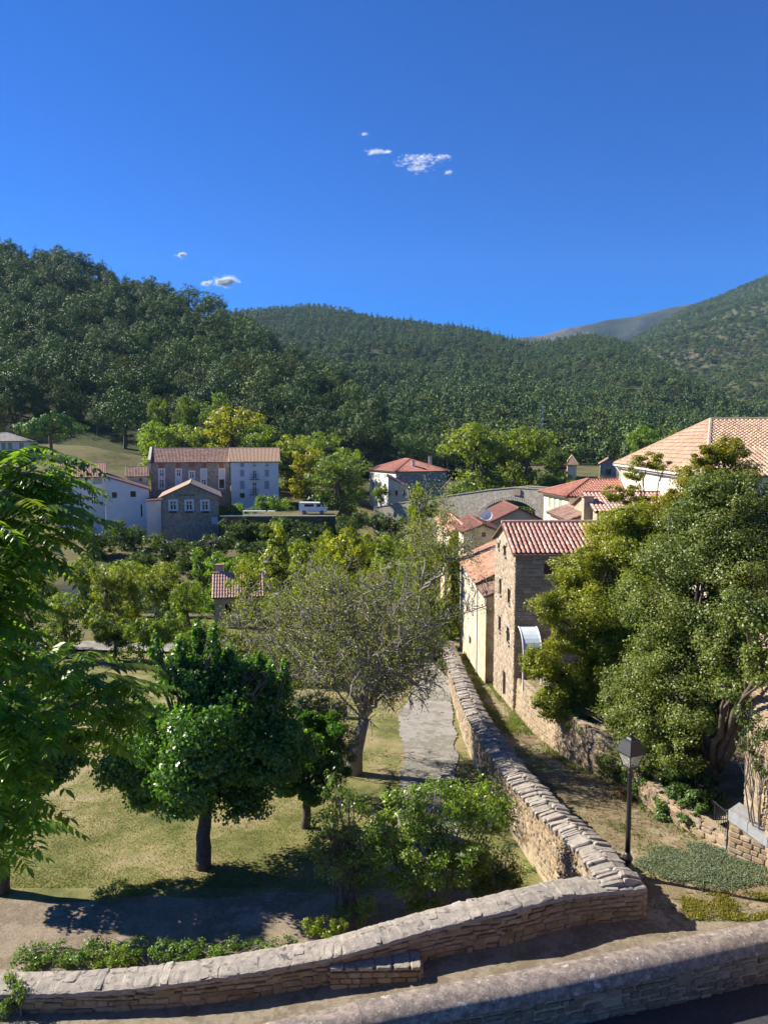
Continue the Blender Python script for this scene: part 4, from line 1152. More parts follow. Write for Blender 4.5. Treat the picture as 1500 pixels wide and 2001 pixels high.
ss = np.linspace(top[0][0], top[-1][0], 110)
zt_ = lambda x: itp(x, [q[0] for q in top], [q[1] for q in top])
def zb_(x):
    d = abs(x - sc_); return max(-9.0, zcc + math.sqrt(max(0, Rr * Rr - d * d))) if d < min(Rr, hc * 1.12) else -9.0
b = MB()
for i in range(len(ss) - 1):
    xa, xb = ss[i], ss[i + 1]
    b.quad(BP_(xa, 0, zb_(xa)), BP_(xb, 0, zb_(xb)), BP_(xb, 0, zt_(xb)), BP_(xa, 0, zt_(xa)))
    b.quad(BP_(xb, BW, zb_(xb)), BP_(xa, BW, zb_(xa)), BP_(xa, BW, zt_(xa)), BP_(xb, BW, zt_(xb)))
    b.quad(BP_(xa, 0, zb_(xa)), BP_(xa, BW, zb_(xa)), BP_(xb, BW, zb_(xb)), BP_(xb, 0, zb_(xb)))
    b.quad(BP_(xa, .4, zt_(xa) - .9), BP_(xb, .4, zt_(xb) - .9), BP_(xb, BW - .4, zt_(xb) - .9), BP_(xa, BW - .4, zt_(xa) - .9))
b.build('arch_body', 'bridge_stone', root)
for d_ in (0.12, BW - .12):
    b = MB()
    for i in range(len(ss) - 1):
        xa, xb = ss[i], ss[i + 1]; q4 = lambda k: [BP_(xa, d_ - .22, zt_(xa) + k), BP_(xb, d_ - .22, zt_(xb) + k), BP_(xb, d_ + .22, zt_(xb) + k), BP_(xa, d_ + .22, zt_(xa) + k)]
        b.hexa(q4(0.003), q4(.16))
    b.build('parapet_coping', 'bridge_stone', root)
vo = []; a0 = math.asin(min(1, hc * 1.1 / Rr)); nv = 34
for k in range(nv):
    q = -a0 + 2 * a0 * (k + .5) / nv
    rad = Bd * math.sin(q) + Vector((0, 0, math.cos(q))); tan = Bd * math.cos(q) - Vector((0, 0, math.sin(q)))
    vo.append(basis(BP_(sc_, -0.02, zcc) + rad * (Rr + .32), tan, Bn, rad, (2 * a0 * Rr / nv * 0.95, 0.16, 0.62)))
pieces(root, 'voussoir', vo, STF, 'bridge_stone')
b = MB(); q = bsz(1010, 962); b.box(BP_(q[0], -.05, q[1]), (1.3, 0.3, 0.9), Matrix((Bd, Bn, Vector((0, 0, 1)))).transposed()); b.build('plaque_niche', 'rubble_dark', root)
b = MB(); q = bsz(1058, 1000); b.box(BP_(q[0], -.3, -1.0), (1.3, 1.0, 2 * (zt_(q[0]) + .5)), Matrix((Bd, Bn, Vector((0, 0, 1)))).transposed()); b.build('pier', 'bridge_stone', root)

# ------------------------------------------------------------------ houses on the far bank
def frontal(name, label, x0, x1, ye, yb, Y, D, wall, e=None):
    a = W(x0, ye, Y); u = ((x0 + x1) / 2 - 750) / F
    e = Vector((1, -u * 0.92, 0)).normalized() if e is None else Vector((*e, 0)).normalized()
    r_ = ray(x1, ye); k = r_[0] / r_[1]; L_ = (k * a.y - a.x) / (e.x - k * e.y)
    return House(name, label, (a.x, Y), e, L_, D, W(x0, yb, Y).z, a.z, wall)
def onface(h, px, py, d=0.0, k='front'):
    p0, t, n, L = h.face(k); a, y, w = ray(px, py); kk = p0.dot(n) / (a * n.x + y * n.y)
    return Vector((a * kk, y * kk, CH + w * kk)) + n * d
def fbox(h, x0, y0, x1, y1, th, d, name, mat, k='front'):
    a, c = onface(h, x0, y0), onface(h, x1, y1); p0, t, n, L = h.face(k)
    b = MB(); b.box((a + c) / 2 + n * d, (abs((c - a).dot(t)), th, abs(a.z - c.z)), Matrix((t, n, Vector((0, 0, 1)))).transposed()); return b.build(name, mat, h.root)
zx = lambda v: 250 + v * 0.21333
zy = lambda v: 850 + v * 0.21333
h = frontal('mill_house', 'long brown stone house with two rows of pale framed windows across the river', zx(208), zx(932), 903, 978, 140, 11, 'far_stone')
for i, (a, c) in enumerate(((286, 334), (442, 488), (564, 608), (672, 718), (838, 884))):
    h.winpx('front', zx(a), zx(c), zy(316 if i != 2 else 335), zy(384 if i != 2 else 395), 'glazed+s' if i < 3 else 'shutter:shutter_white+s')
    if i != 2: h.winpx('front', zx(a), zx(c), zy(406), zy(488), ('glazed+s', 'shutter:shutter_white+s', '', 'glazed+s', 'dark+s')[i])
h.gable_x(W(400, 877, 145.5).z - h.ze, 'tile_brown', 0.4)
for (a, c) in ((280, 330), (440, 485), (556, 612), (680, 722), (840, 878)): fbox(h, zx(a), zy(255), zx(c), zy(300), .06, .01, 'brick_patch', 'brick_red')
b = MB(); q4 = [h.P(-.45, -.3, 0), h.P(.02, -.3, 0), h.P(.02, 5.7, 0), h.P(-.45, 5.7, 0)]
b.hexa([q + Vector((0, 0, h.ze - 2)) for q in q4], [q + Vector((0, 0, h.ze + (.45 if i < 2 else W(400, 877, 145.5).z - h.ze + .4))) for i, q in enumerate(q4)]); b.build('fire_wall', 'plaster_cream', h.root)
h2 = frontal('white_row_house', 'white three storey house with pink patched roof joined to the long stone house', zx(940), zx(1378), 901.5, 978, 140, 10.5, 'plaster_white')
for i, a in enumerate((1047, 1160, 1273)):
    h2.winpx('front', zx(a - 17), zx(a + 17), zy(257), zy(292), 'shutter:shutter_blue' if i == 0 else 'glazed')
    h2.winpx('front', zx(a - 20), zx(a + 20), zy(320), zy(380 if i != 1 else 403), 'glazed' if i == 1 else 'shutter:shutter_blue')
    h2.winpx('front', zx(a - 22), zx(a + 22), zy(420 if i != 1 else 430), zy(495 if i != 1 else 545), 'glazed' if i == 1 else 'shutter:shutter_blue')
h2.winpx('front', zx(1024), zx(1070), zy(532), zy(575), 'dark')
h2.gable_x(W(480, 876.5, 145.2).z - h2.ze, 'tile_tan', 0.4)
for yy in (545, 405):
    p_ = onface(h2, zx(1160), zy(yy), .45); p0, t, n, L = h2.face('front'); b = MB(); z1 = Vector((0, 0, 1))
    for q in np.linspace(-0.75, 0.75, 8): b.tube([p_ + t * q, p_ + t * q + z1], 0.02, 4)
    b.tube([p_ - t * .8 + z1, p_ + t * .8 + z1], 0.03, 4); b.box(p_ - n * .2 - z1 * .06, (1.8, 0.6, .1), Matrix((t, n, z1)).transposed()); b.build('balcony', 'iron_black', h2.root)
# gabled stone house with three windows
h = frontal('gable_stone_house', 'stone gable building with three tall white windows and faded dark lettering', 316, 427, 971, 1034, 122, 13, 'far_stone')
for a in (415, 562, 707): h.winpx('front', zx(a - 33), zx(a + 33), zy(602), zy(690), 'glazed+s')
h.gable_y(W(371, 946, 122).z - h.ze, 'tile_tan', 0.5)
for a in (415, 562, 707): fbox(h, zx(a - 36), zy(697), zx(a + 36), zy(712), .35, .18, 'flower_box', 'wood_dark')
fbox(h, zx(765), zy(752), zx(825), zy(815), .1, .02, 'door', 'shutter_white')
b = MB(); rr = random.Random(3); p0, t, n, L = h.face('front'); Bm = Matrix((t, n, Vector((0, 0, 1)))).transposed()
for k in range(11):                         # the lettering is too blurred in the photograph to read: dark strokes of its size
    p_ = onface(h, 347 + k * 3.4, 967.5, .03)
    if k in (4,): continue
    b.box(p_ - t * .07, (.045, .04, .32), Bm); b.box(p_ + t * .06 + Vector((0, 0, rr.choice((-.12, 0, .12)))), (.14, .03, .05), Bm)
    if k % 2: b.box(p_ + t * .13, (.045, .04, .32), Bm)
b.build('lettering', 'letter_dark', h.root)
# white house left of it: block with gable roof and long descending roof
h = frontal('white_gable_house', 'white rendered house with a long roof sloping down toward the stone gable building', 206, 291, 958, 1012, 126, 11, 'plaster_white')
h.winpx('front', 219, 229, 962, 973, 'dark'); h.winpx('front', 255, 266, 960, 971, 'dark'); h.winpx('front', 275, 279, 986, 1010, 'door')
h.shed(W(206, 931, 126).z, h.ze + .03, 'tile_brown', 0.3)
h = frontal('red_roof_block', 'white block with pinkish tiled roof half hidden by the near leaves', 110, 204, 932, 1010, 127, 9, 'plaster_white')
for x0 in (122, 150, 178): h.winpx('front', x0, x0 + 11, 962, 985, 'glazed')
h.winpx('front', 183, 200, 934, 946, 'shutter:shutter_green')
h.gable_x(W(160, 906, 131).z - h.ze, 'tile_pink', 0.4)
h = frontal('white_annex', 'low flat roofed white annex beside the stone gable building', 286, 315, 980, 1010, 123.5, 7, 'plaster_white')
h.shed(h.ze + .05, h.ze + .15, 'tile_dark', 0.1)
h = frontal('brick_shed', 'small brick shed with brown tiles at the end of the long stone house', 248, 289, 931, 962, 136, 7, 'plaster_cream')
h.winpx('front', 272, 278, 934, 940, 'dark'); h.gable_x(W(268, 913, 139.5).z - h.ze, 'tile_brown', 0.3)
# modern house far left
h = frontal('villa', 'low modern villa with pale flat eaves on the slope at the left edge', -40, 58, 860, 885, 176, 10, 'plaster_white')
for x0 in (-20, 3, 16, 38): h.winpx('front', x0, x0 + 9, 865, 879, 'dark')
h.hip(1.8, 'plaster_grey', 0.9)
# white and stone house with red hipped roof near the bridge
c = W(773, 921, 136); q = R(23)
h = House('farm_house', 'white fronted farmhouse with red hipped roof standing near the bridge end', (c.x, c.y), (math.cos(q), math.sin(q)), 10.5, 13, -4.5, c.z, 'plaster_white')
for i in range(4):
    u = 1.5 + i * 3.0; h.win('left', 13 - u - 1.0, 13 - u, h.ze - 1.55, h.ze - .75, 'shutter:shutter_green'); h.win('left', 13 - u - 1.0, 13 - u, h.ze - 4.3, h.ze - 2.5, 'dark')
h.hip(W(775, 898, 142).z - h.ze, 'tile_red', 0.4)
p0, t, n, L = h.face('front'); b = MB(); b.box(p0 + t * (L / 2) + n * .03 + Vector((0, 0, (h.zb + h.ze) / 2 - .1)), (L - .02, .05, h.ze - h.zb - .25), Matrix((t, n, Vector((0, 0, 1)))).transposed()); b.build('stone_facing', 'far_stone', h.root)
q_ = h.P(4.5, 2.0, h.ze + 0.3); h.chimney(q_, 0.5, 1.5, 'frame_white'); q_ = h.P(9, 4, h.ze + 1.0); h.chimney(q_, 0.6, 1.6, 'plaster_cream')
h = frontal('farm_annex', 'small brick annex with a sloping red roof leaning on the farmhouse', 758, 797, 958, 985, 129, 7, 'plaster_cream')
h.winpx('front', 772, 777, 956, 968, 'dark'); h.winpx('front', 787, 791, 958, 968, 'dark')
h.shed(W(758, 932, 129).z, W(797, 952, 129).z, 'tile_brown', 0.3)
# small far houses right of the bridge
h = frontal('far_house', 'tiny pale far house with flat roof between trees right of the bridge', 1108, 1126, 903, 925, 185, 8, 'plaster_cream'); h.winpx('front', 1112, 1116, 905, 912, 'dark'); h.hip(1.6, 'tile_tan', 0.5)
h = frontal('far_stone_house', 'small grey stone house with shed roof behind the yellow house', 1172, 1204, 906, 940, 150, 9, 'far_stone'); h.winpx('front', 1182, 1193, 917, 928, 'dark'); h.gable_y(1.0, 'tile_brown', 0.3)
h = frontal('far_barn', 'low grey barn with slate coloured roof in the trees beyond the bridge', 1074, 1104, 915, 940, 165, 9, 'far_stone'); h.winpx('front', 1082, 1088, 920, 928, 'dark'); h.gable_x(1.6, 'tile_dark', 0.3)
# garden house with red tiles and chimney
h = frontal('garden_house', 'small garden house with red barrel tiles and a chimney behind the bare tree', 419, 512, 1166, 1225, 70, 5, 'plaster_grey')
h.winpx('front', 440, 452, 1180, 1200, 'dark'); h.gable_x(W(460, 1122, 72.5).z - h.ze, 'tile_pink', 0.25)
q_ = W(430, 1122, 73); h.chimney((q_.x, q_.y, q_.z - .4), 0.7, 1.3, 'plaster_grey')

# ------------------------------------------------------------------ right foreground: house corner, sloped wall, stair railing
hx0 = W(1434, 1580, 21.6)
h = House('corner_house', 'sunlit rough stone house corner at the right edge behind the stair wall', (hx0.x, 12.0), (1, -0.03), 9, 9.6, -0.5, 6.6, 'mortar_warm')
h.win('left', 6.0, 6.9, 2.6, 4.0, 'shutter:shutter_red')
h.gable_x(1.6, 'tile_pink', 0.3)
sts = facing(h, 'left', (0.25, 0.6), (0.15, 0.28), 52, 0.0, 0.1) ; sts += facing(h, 'back', (0.25, 0.6), (0.15, 0.28), 53, 0.0, 0.1)
pieces(h.root, 'stone', sts, STV, 'stone_wall', 200)
sA, sB = G(1421, 1668, -0.1), G(1540, 1708, 0.05)
d_ = (sB - sA); d_.z = 0; Ls = d_.length; d_.normalize(); n_ = Vector((-d_.y, d_.x, 0))
if n_.y < 0: n_ = -n_
root = thing('stair_wall', 'low stone wall with thick sloping grey slab top beside the stair railing', 'wall', (sA.x, sA.y, 0))
zA, zB = W(1421, 1600, sA.y).z, W(1500, 1655, G(1500, 1694, 0).y).z
zE = zA + (zB - zA) * Ls / (G(1500, 1694, 0) - sA).xy.length
b = MB(); q0, q1 = sA.xy.to_3d(), sA.xy.to_3d() + d_ * Ls
b.hexa([q0 + Vector((0, 0, -.5)), q1 + Vector((0, 0, -.5)), q1 + n_ * .5 + Vector((0, 0, -.5)), q0 + n_ * .5 + Vector((0, 0, -.5))], [q0 + Vector((0, 0, zA)), q1 + Vector((0, 0, zE)), q1 + n_ * .5 + Vector((0, 0, zE)), q0 + n_ * .5 + Vector((0, 0, zA))]); b.build('core', 'mortar_warm', root)
rr = random.Random(8); sts = []
for k in range(9):
    u = 0.0; z = -0.15 + k * 0.16
    while u < Ls:
        w_ = rr.uniform(.2, .45); zt0 = zA + (zE - zA) * (u + w_ / 2) / Ls
        if z + .16 < zt0: sts.append(basis(q0 + d_ * (u + w_ / 2) + Vector((0, 0, z + .08)), d_, -n_, Vector((0, 0, 1)), (w_ - .02, .12, .145)))
        u += w_
pieces(root, 'stone', sts, STV, 'stone_wall')
nsl = 3
for k in range(nsl):
    u0, u1 = Ls * k / nsl + .008, Ls * (k + 1) / nsl - .008; z0, z1 = (zA + (zE - zA) * u / Ls for u in (u0, u1)); b = MB()
    f_ = lambda u, z, o: q0 + d_ * u + n_ * o + Vector((0, 0, z))
    b.hexa([f_(u0, z0 + .004, -.1), f_(u1, z1 + .004, -.1), f_(u1, z1 + .004, .6), f_(u0, z0 + .004, .6)], [f_(u0, z0 + .32, -.1), f_(u1, z1 + .32, -.1), f_(u1, z1 + .32, .6), f_(u0, z0 + .32, .6)]); b.build('slab', 'slab_grey', root)
ra, rb = Vector((10.05, 21.8, lz(21.8) + .12)), Vector((10.5, 25.2, lz(25.2) + .25))
ra = G(1419, 1652, 0.0); rb = W(1372, 1606, ra.y + 2.6)
root = thing('stair_railing', 'black iron stair railing with upright bars beside the ivy', 'railing', (ra.x, ra.y, ra.z))
up = Vector((0, 0, 1.0))
b = MB(); b.tube([ra + up, rb + up], 0.025, 6); b.build('top_rail', 'iron_black', root)
b = MB(); b.tube([ra + up * .12, rb + up * .12], 0.018, 6); b.build('bottom_rail', 'iron_black', root)
for k in range(13):
    q = ra.lerp(rb, k / 12); b = MB(); post = k % 6 == 0
    b.tube([q - up * (.15 if post else -.12), q + up * (1.04 if post else 1.0)], 0.026 if post else 0.011, 6); b.build('post' if post else 'baluster', 'iron_black', root)
root = thing('stair', 'short grey stone stair behind the black railing', 'stair', (ra.x + .6, ra.y, ra.z))
for k in range(7):
    q = ra.lerp(rb, (k + .5) / 7); b = MB(); b.box((q.x + .62, q.y, q.z - .22), (1.3, 0.56, .36)); b.build('step', 'concrete', root)

# ------------------------------------------------------------------ hills
def hill_fn(sky_pts, yr_pts, y0, z0_pts, tree_h, amp, fr, seed, back=0.5, conc=1.0):
    sx, sy = zip(*sky_pts); rx, ry = zip(*yr_pts); bx, bz = zip(*z0_pts)
    dz = lambda px, py: (lambda r: r[2] / r[1])(ray(px, py))
    sl = [dz(a, c) for a, c in sky_pts]
    def fn(x, y):
        u = 750 + F * (x / y) * (CT + 0.12 * ST)
        Yr = np.interp(u, rx, ry); z1 = CH + np.interp(u, sx, sl) * Yr - tree_h; z0 = np.interp(u, bx, bz)
        t = (y - y0) / (Yr - y0)
        n = mnoise.noise(Vector((x * fr, y * fr, seed))) + 0.5 * mnoise.noise(Vector((x * fr * 2.3, y * fr * 2.3, seed + 3)))
        if t <= 1: z = z0 + (z1 - z0) * (max(t, -0.2) if t < 0 else t ** conc) + n * amp * min(1, max(0, t * 4)) * min(1, (1 - t) * 3)
        else: z = z1 - (t - 1) * (z1 - z0) * back
        return float(z), float(t), float(u)
    return fn
hillA = hill_fn([(-1300, 400), (-500, 445), (-200, 458), (0, 473), (100, 490), (200, 520), (300, 560), (380, 580), (430, 597), (480, 622), (520, 648), (560, 674), (620, 712), (700, 758), (800, 812), (900, 858), (1000, 885)],
                [(-1300, 450), (0, 430), (300, 400), (430, 370), (560, 330), (800, 270), (1000, 235)], 190.0, [(-300, 12), (300, 11), (500, 8), (800, 5)], 7.0, 3.0, 0.02, 1.0)
hillB = hill_fn([(-200, 640), (300, 640), (430, 615), (480, 606), (560, 600), (620, 597), (680, 607), (740, 618), (800, 624), (850, 632), (900, 636), (960, 651), (1000, 663), (1040, 668), (1090, 660), (1130, 652), (1190, 656), (1240, 677), (1290, 707), (1340, 737), (1400, 765), (1450, 790), (1520, 810), (1900, 830)],
                [(-200, 1400), (600, 1400), (1000, 1150), (1130, 1250), (1240, 1000), (1400, 640), (1900, 540)], 235.0, [(0, 4), (1900, 3)], 8.0, 14.0, 0.009, 5.0, conc=1.3)
hillD = hill_fn([(900, 800), (1000, 770), (1150, 710), (1240, 657), (1290, 627), (1340, 600), (1400, 577), (1450, 555), (1500, 535), (1600, 505), (1900, 470), (2300, 460)],
                [(900, 2100), (2300, 2100)], 760.0, [(900, 20), (2300, 40)], 5.0, 40.0, 0.0035, 9.0)
hillC = hill_fn([(700, 690), (940, 676), (1010, 660), (1060, 655), (1100, 642), (1150, 633), (1180, 625), (1230, 619), (1260, 611), (1300, 601), (1340, 594), (1420, 600), (1600, 640)],
                [(700, 3000), (1600, 3000)], 2200.0, [(700, 60), (1600, 60)], 0.0, 90.0, 0.0042, 13.0)
hillE = hill_fn([(300, 625), (480, 604), (560, 599), (620, 593), (680, 603), (760, 640)], [(300, 2200), (760, 2200)], 1500.0, [(300, 60), (760, 60)], 5.0, 8.0, 0.008, 21.0)
def hill_mesh(name, fn, u0, u1, nu, y0, y1, ny, mat):
    V = []
    for j in range(ny):
        y = y0 * (y1 / y0) ** (j / (ny - 1))
        for i in range(nu):
            u = u0 + (u1 - u0) * i / (nu - 1); x = (u - 750) / F * y / (CT + 0.12 * ST); V.append((x, y, fn(x, y)[0]))
    Q = [(j * nu + i, j * nu + i + 1, (j + 1) * nu + i + 1, (j + 1) * nu + i) for j in range(ny - 1) for i in range(nu - 1)]
    return tag(link_mesh(name, npmesh(name, V, Q, True), mat), kind='structure')
hill_mesh('hill_left', hillA, -1300, 1000, 90, 185, 560, 60, 'forest_floor')
hill_mesh('hill_middle', hillB, -200, 1900, 130, 230, 1750, 90, 'forest_floor')
hill_mesh('hill_behind', hillE, 300, 760, 30, 1500, 2600, 20, 'forest_floor')
hill_mesh('hill_right', hillD, 900, 2100, 150, 740, 2500, 110, 'hill_scrub')
hill_mesh('mountain', hillC, 700, 1600, 160, 2200, 3700, 110, 'mountain_rock')

# ------------------------------------------------------------------ forest trees: prototypes
def forest_proto(kind, seed, n, L, Wd):
    g = np.random.default_rng(seed); rr = random.Random(seed); C = []
    if kind == 'round':                     # pine with domed, clumpy crown; height about 1
        for k in range(7):
            a = rr.uniform(0, 6.28); r = rr.uniform(0.08, 0.26); C.append((r * math.cos(a), r * math.sin(a), rr.uniform(0.38, 0.78), 0.22, 0.22, 0.17))
        C.append((0, 0, 0.84, 0.2, 0.2, 0.15)); C.append((0, 0, 0.58, 0.28, 0.28, 0.2))
    elif kind == 'cone':
        for k in range(9):
            t = k / 8; z = 0.16 + 0.76 * t; r = 0.27 * (1 - t) + 0.03
            for q in range(3 if t < 0.7 else 1):
                a = rr.uniform(0, 6.28); C.append((r * .45 * math.cos(a), r * .45 * math.sin(a), z, r * .8, r * .8, 0.075))
    else:                                   # broad leaf
        for k in range(9):
            a = rr.uniform(0, 6.28); r = rr.uniform(0.1, 0.3); C.append((r * math.cos(a), r * math.sin(a), rr.uniform(0.3, 0.75), 0.23, 0.23, 0.2))
        C.append((0, 0, 0.8, 0.24, 0.24, 0.18))
    P, Nn = crown_points(C, n, g, 8, 0.6, 0.85, 0.5, crisp=True)
    P[:, 2] = np.maximum(P[:, 2], 0.05)
    V, Q = leaf_cloud(P, Nn, L, Wd, g, droop=0.2)
    b = MB(); b.tube([(0, 0, -0.05), (0, 0, 0.4), (0, 0, 0.75)], [0.028, 0.02, 0.006], 5)
    tv = np.array(b.v); tq = [f for f in b.f if len(f) == 4]
    me = npmesh(kind + '_tree', np.concatenate([V, tv]), np.concatenate([Q, np.array(tq) + len(V)]))
    me.materials.append(MATS['leaf_pine' if kind != 'broad' else 'leaf_scrub']); me.materials.append(MATS['bark'])
    me.polygons.foreach_set('material_index', [0] * len(Q) + [1] * len(tq))
    return me
HI = {'round': [forest_proto('round', s, 2600, 0.034, 0.026) for s in (1, 2, 3, 4)], 'cone': [forest_proto('cone', s, 2200, 0.034, 0.022) for s in (5, 6)], 'broad': [forest_proto('broad', s, 2600, 0.036, 0.028) for s in (7, 8, 9)]}
LO = {'round': [forest_proto('round', s, 600, 0.075, 0.058) for s in (11, 12)], 'cone': [forest_proto('cone', s, 500, 0.07, 0.048) for s in (15, 16)], 'broad': [forest_proto('broad', s, 600, 0.08, 0.06) for s in (17, 18)]}
def scatter(fn, u0, u1, ya, yb, sp, keep, jit=0.42):
    """jittered grid in plan on a hill; keep(t,u,x,y)"""
    out = []; y = ya
    while y < yb:
        x0, x1 = (u0 - 750) / F * y, (u1 - 750) / F * y; x = x0 + random.uniform(0, sp)
        while x < x1:
            xx, yy = x + random.uniform(-jit, jit) * sp, y + random.uniform(-jit, jit) * sp
            z, t, u = fn(xx, yy)
            if -0.02 < t < 1.03 and keep(t, u, xx, yy): out.append((xx, yy, z, t, u))
            x += sp
        y += sp
    return out
ptsA = scatter(hillA, -420, 960, 190, 450, 6.6, lambda t, u, x, y: not (t < 0.06 and u < 300 and random.random() < .7))
ptsA.sort(key=lambda p: p[1])
SHOW = [p for p in ptsA if -20 < p[4] < 900][:300]
shown = {id(p) for p in SHOW}
def kindA(): return random.choices(('round', 'cone', 'broad'), (0.68, 0.18, 0.14))[0]
for p in SHOW:
    k = kindA(); me = random.choice(HI[k])
    o = bpy.data.objects.new({'round': 'pine_tree', 'cone': 'conifer_tree', 'broad': 'oak_tree'}[k], me); COL.objects.link(o)
    hgt = random.choice((random.uniform(8, 11), random.uniform(10, 16))) * (1.0 if k != 'cone' else 1.15) * (0.85 if k == 'broad' else 1)
    o.location = (p[0], p[1], p[2] - 0.3); o.rotation_euler = (random.uniform(-.06, .06), random.uniform(-.06, .06), random.uniform(0, 6.28)); w_ = hgt * random.uniform(.85, 1.15)
    o.scale = (w_, w_, hgt)
    s_ = random.uniform(0.75, 1.25); o.color = (s_ * random.uniform(.9, 1.15), s_, s_ * random.uniform(.8, 1.1), 1)
    tag(o, {'round': 'round crowned pine among those covering the lower left hillside', 'cone': 'dark pointed conifer among the pines on the lower left hillside', 'broad': 'bushy dark green oak among the pines on the lower left hillside'}[k], 'tree', {'round': 'pines on the left hillside', 'cone': 'conifers on the left hillside', 'broad': 'oaks on the left hillside'}[k])
def forest(name, label, pts, protos, scale_fn, kind_fn):
    me = bpy.data.meshes.new(name); me.vertices.add(len(pts)); me.vertices.foreach_set('co', np.array([(p[0], p[1], p[2] - 0.3) for p in pts], dtype=np.float32).ravel())
    names = [o.name for k in protos for o in protos[k]]; off = {}; c = 0
    for k in protos: off[k] = (c, len(protos[k])); c += len(protos[k])
    ii, sc = [], []
    for p in pts:
        k = kind_fn(p); ii.append(off[k][0] + random.randrange(off[k][1])); hh = scale_fn(p, k); w_ = hh * random.uniform(.85, 1.2); sc += [w_, w_, hh]
    a = me.attributes.new('idx', 'INT', 'POINT'); a.data.foreach_set('value', ii)
    a = me.attributes.new('sc', 'FLOAT_VECTOR', 'POINT'); a.data.foreach_set('vector', sc)
    a = me.attributes.new('rz', 'FLOAT', 'POINT'); a.data.foreach_set('value', [random.uniform(0, 6.28) for _ in pts])
    o = link_mesh(name, me)
    ng = bpy.data.node_groups.new(name, 'GeometryNodeTree'); ng.interface.new_socket('Geometry', in_out='INPUT', socket_type='NodeSocketGeometry'); ng.interface.new_socket('Geometry', in_out='OUTPUT', socket_type='NodeSocketGeometry')
    gi, go = ng.nodes.new('NodeGroupInput'), ng.nodes.new('NodeGroupOutput')
    mp = ng.nodes.new('GeometryNodeMeshToPoints'); ip = ng.nodes.new('GeometryNodeInstanceOnPoints'); jn = ng.nodes.new('GeometryNodeJoinGeometry')
    Lk = ng.links.new
    for k in reversed(list(protos)):
        for pr in reversed(protos[k]):
            oi = ng.nodes.new('GeometryNodeObjectInfo'); oi.inputs['Object'].default_value = pr; oi.inputs['As Instance'].default_value = True; Lk(oi.outputs['Geometry'], jn.inputs[0])
    def at(nm, typ):
        n = ng.nodes.new('GeometryNodeInputNamedAttribute'); n.data_type = typ; n.inputs[0].default_value = nm; return n.outputs[0]
    cx = ng.nodes.new('ShaderNodeCombineXYZ'); Lk(at('rz', 'FLOAT'), cx.inputs[2])
    Lk(gi.outputs[0], mp.inputs[0]); Lk(mp.outputs[0], ip.inputs['Points']); Lk(jn.outputs[0], ip.inputs['Instance'])
    ip.inputs['Pick Instance'].default_value = True; Lk(at('idx', 'INT'), ip.inputs['Instance Index']); Lk(cx.outputs[0], ip.inputs['Rotation']); Lk(at('sc', 'FLOAT_VECTOR'), ip.inputs['Scale'])
    Lk(ip.outputs[0], go.inputs[0])
    md = o.modifiers.new('forest', 'NODES'); md.node_group = ng
    return tag(o, label, 'forest', kind='stuff')
def proto_objs(src): return {k: [bpy.data.objects.new('prototype_' + k, me) for me in src[k]] for k in src}
PH, PL = proto_objs(HI), proto_objs(LO)
rest = [p for p in ptsA if id(p) not in shown]
forest('pine_forest', 'dense pine wood covering the upper left hillside', rest, PH, lambda p, k: random.choice((random.uniform(7, 10), random.uniform(9, 14.5))) * (0.85 if k == 'broad' else 1), lambda p: kindA())
okB = lambda t, u, x, y: not (hillA(x, y)[1] < 1.02 and hillA(x, y)[0] > hillB(x, y)[0] + 1 and u < 800)
ptsB = scatter(hillB, 250, 1560, 236, 560, 8.0, okB) + scatter(hillB, 250, 1560, 560, 1420, 10.5, lambda t, u, x, y: t > .1)
def kindB(p):
    c = 0.5 + 0.9 * mnoise.noise(Vector((p[0] * .012, p[1] * .012, 3)))
    return random.choices(('round', 'cone', 'broad'), (0.25, max(.12, c * 1.3), max(.1, 1 - c)))[0]
forest('mixed_forest', 'mixed conifer and oak forest covering the middle hill', ptsB, PL, lambda p, k: random.uniform(8, 13) * (1.35 if k == 'cone' else 0.95), kindB)
ptsE = scatter(hillE, 420, 760, 1600, 2230, 16, lambda t, u, x, y: t > .3)
ptsD = scatter(hillD, 960, 1560, 770, 2120, 12, lambda t, u, x, y: mnoise.noise(Vector((x * .006, y * .006, 7))) > -0.55 + 0.30 * max(0, t - .75) * 4 * (1 if random.random() < .6 else 0))
forest('scrub_forest', 'low evergreen scrub speckling the high hill at right', ptsD + ptsE, PL, lambda p, k: random.uniform(9, 15), lambda p: random.choices(('round', 'cone', 'broad'), (.35, .1, .55))[0])

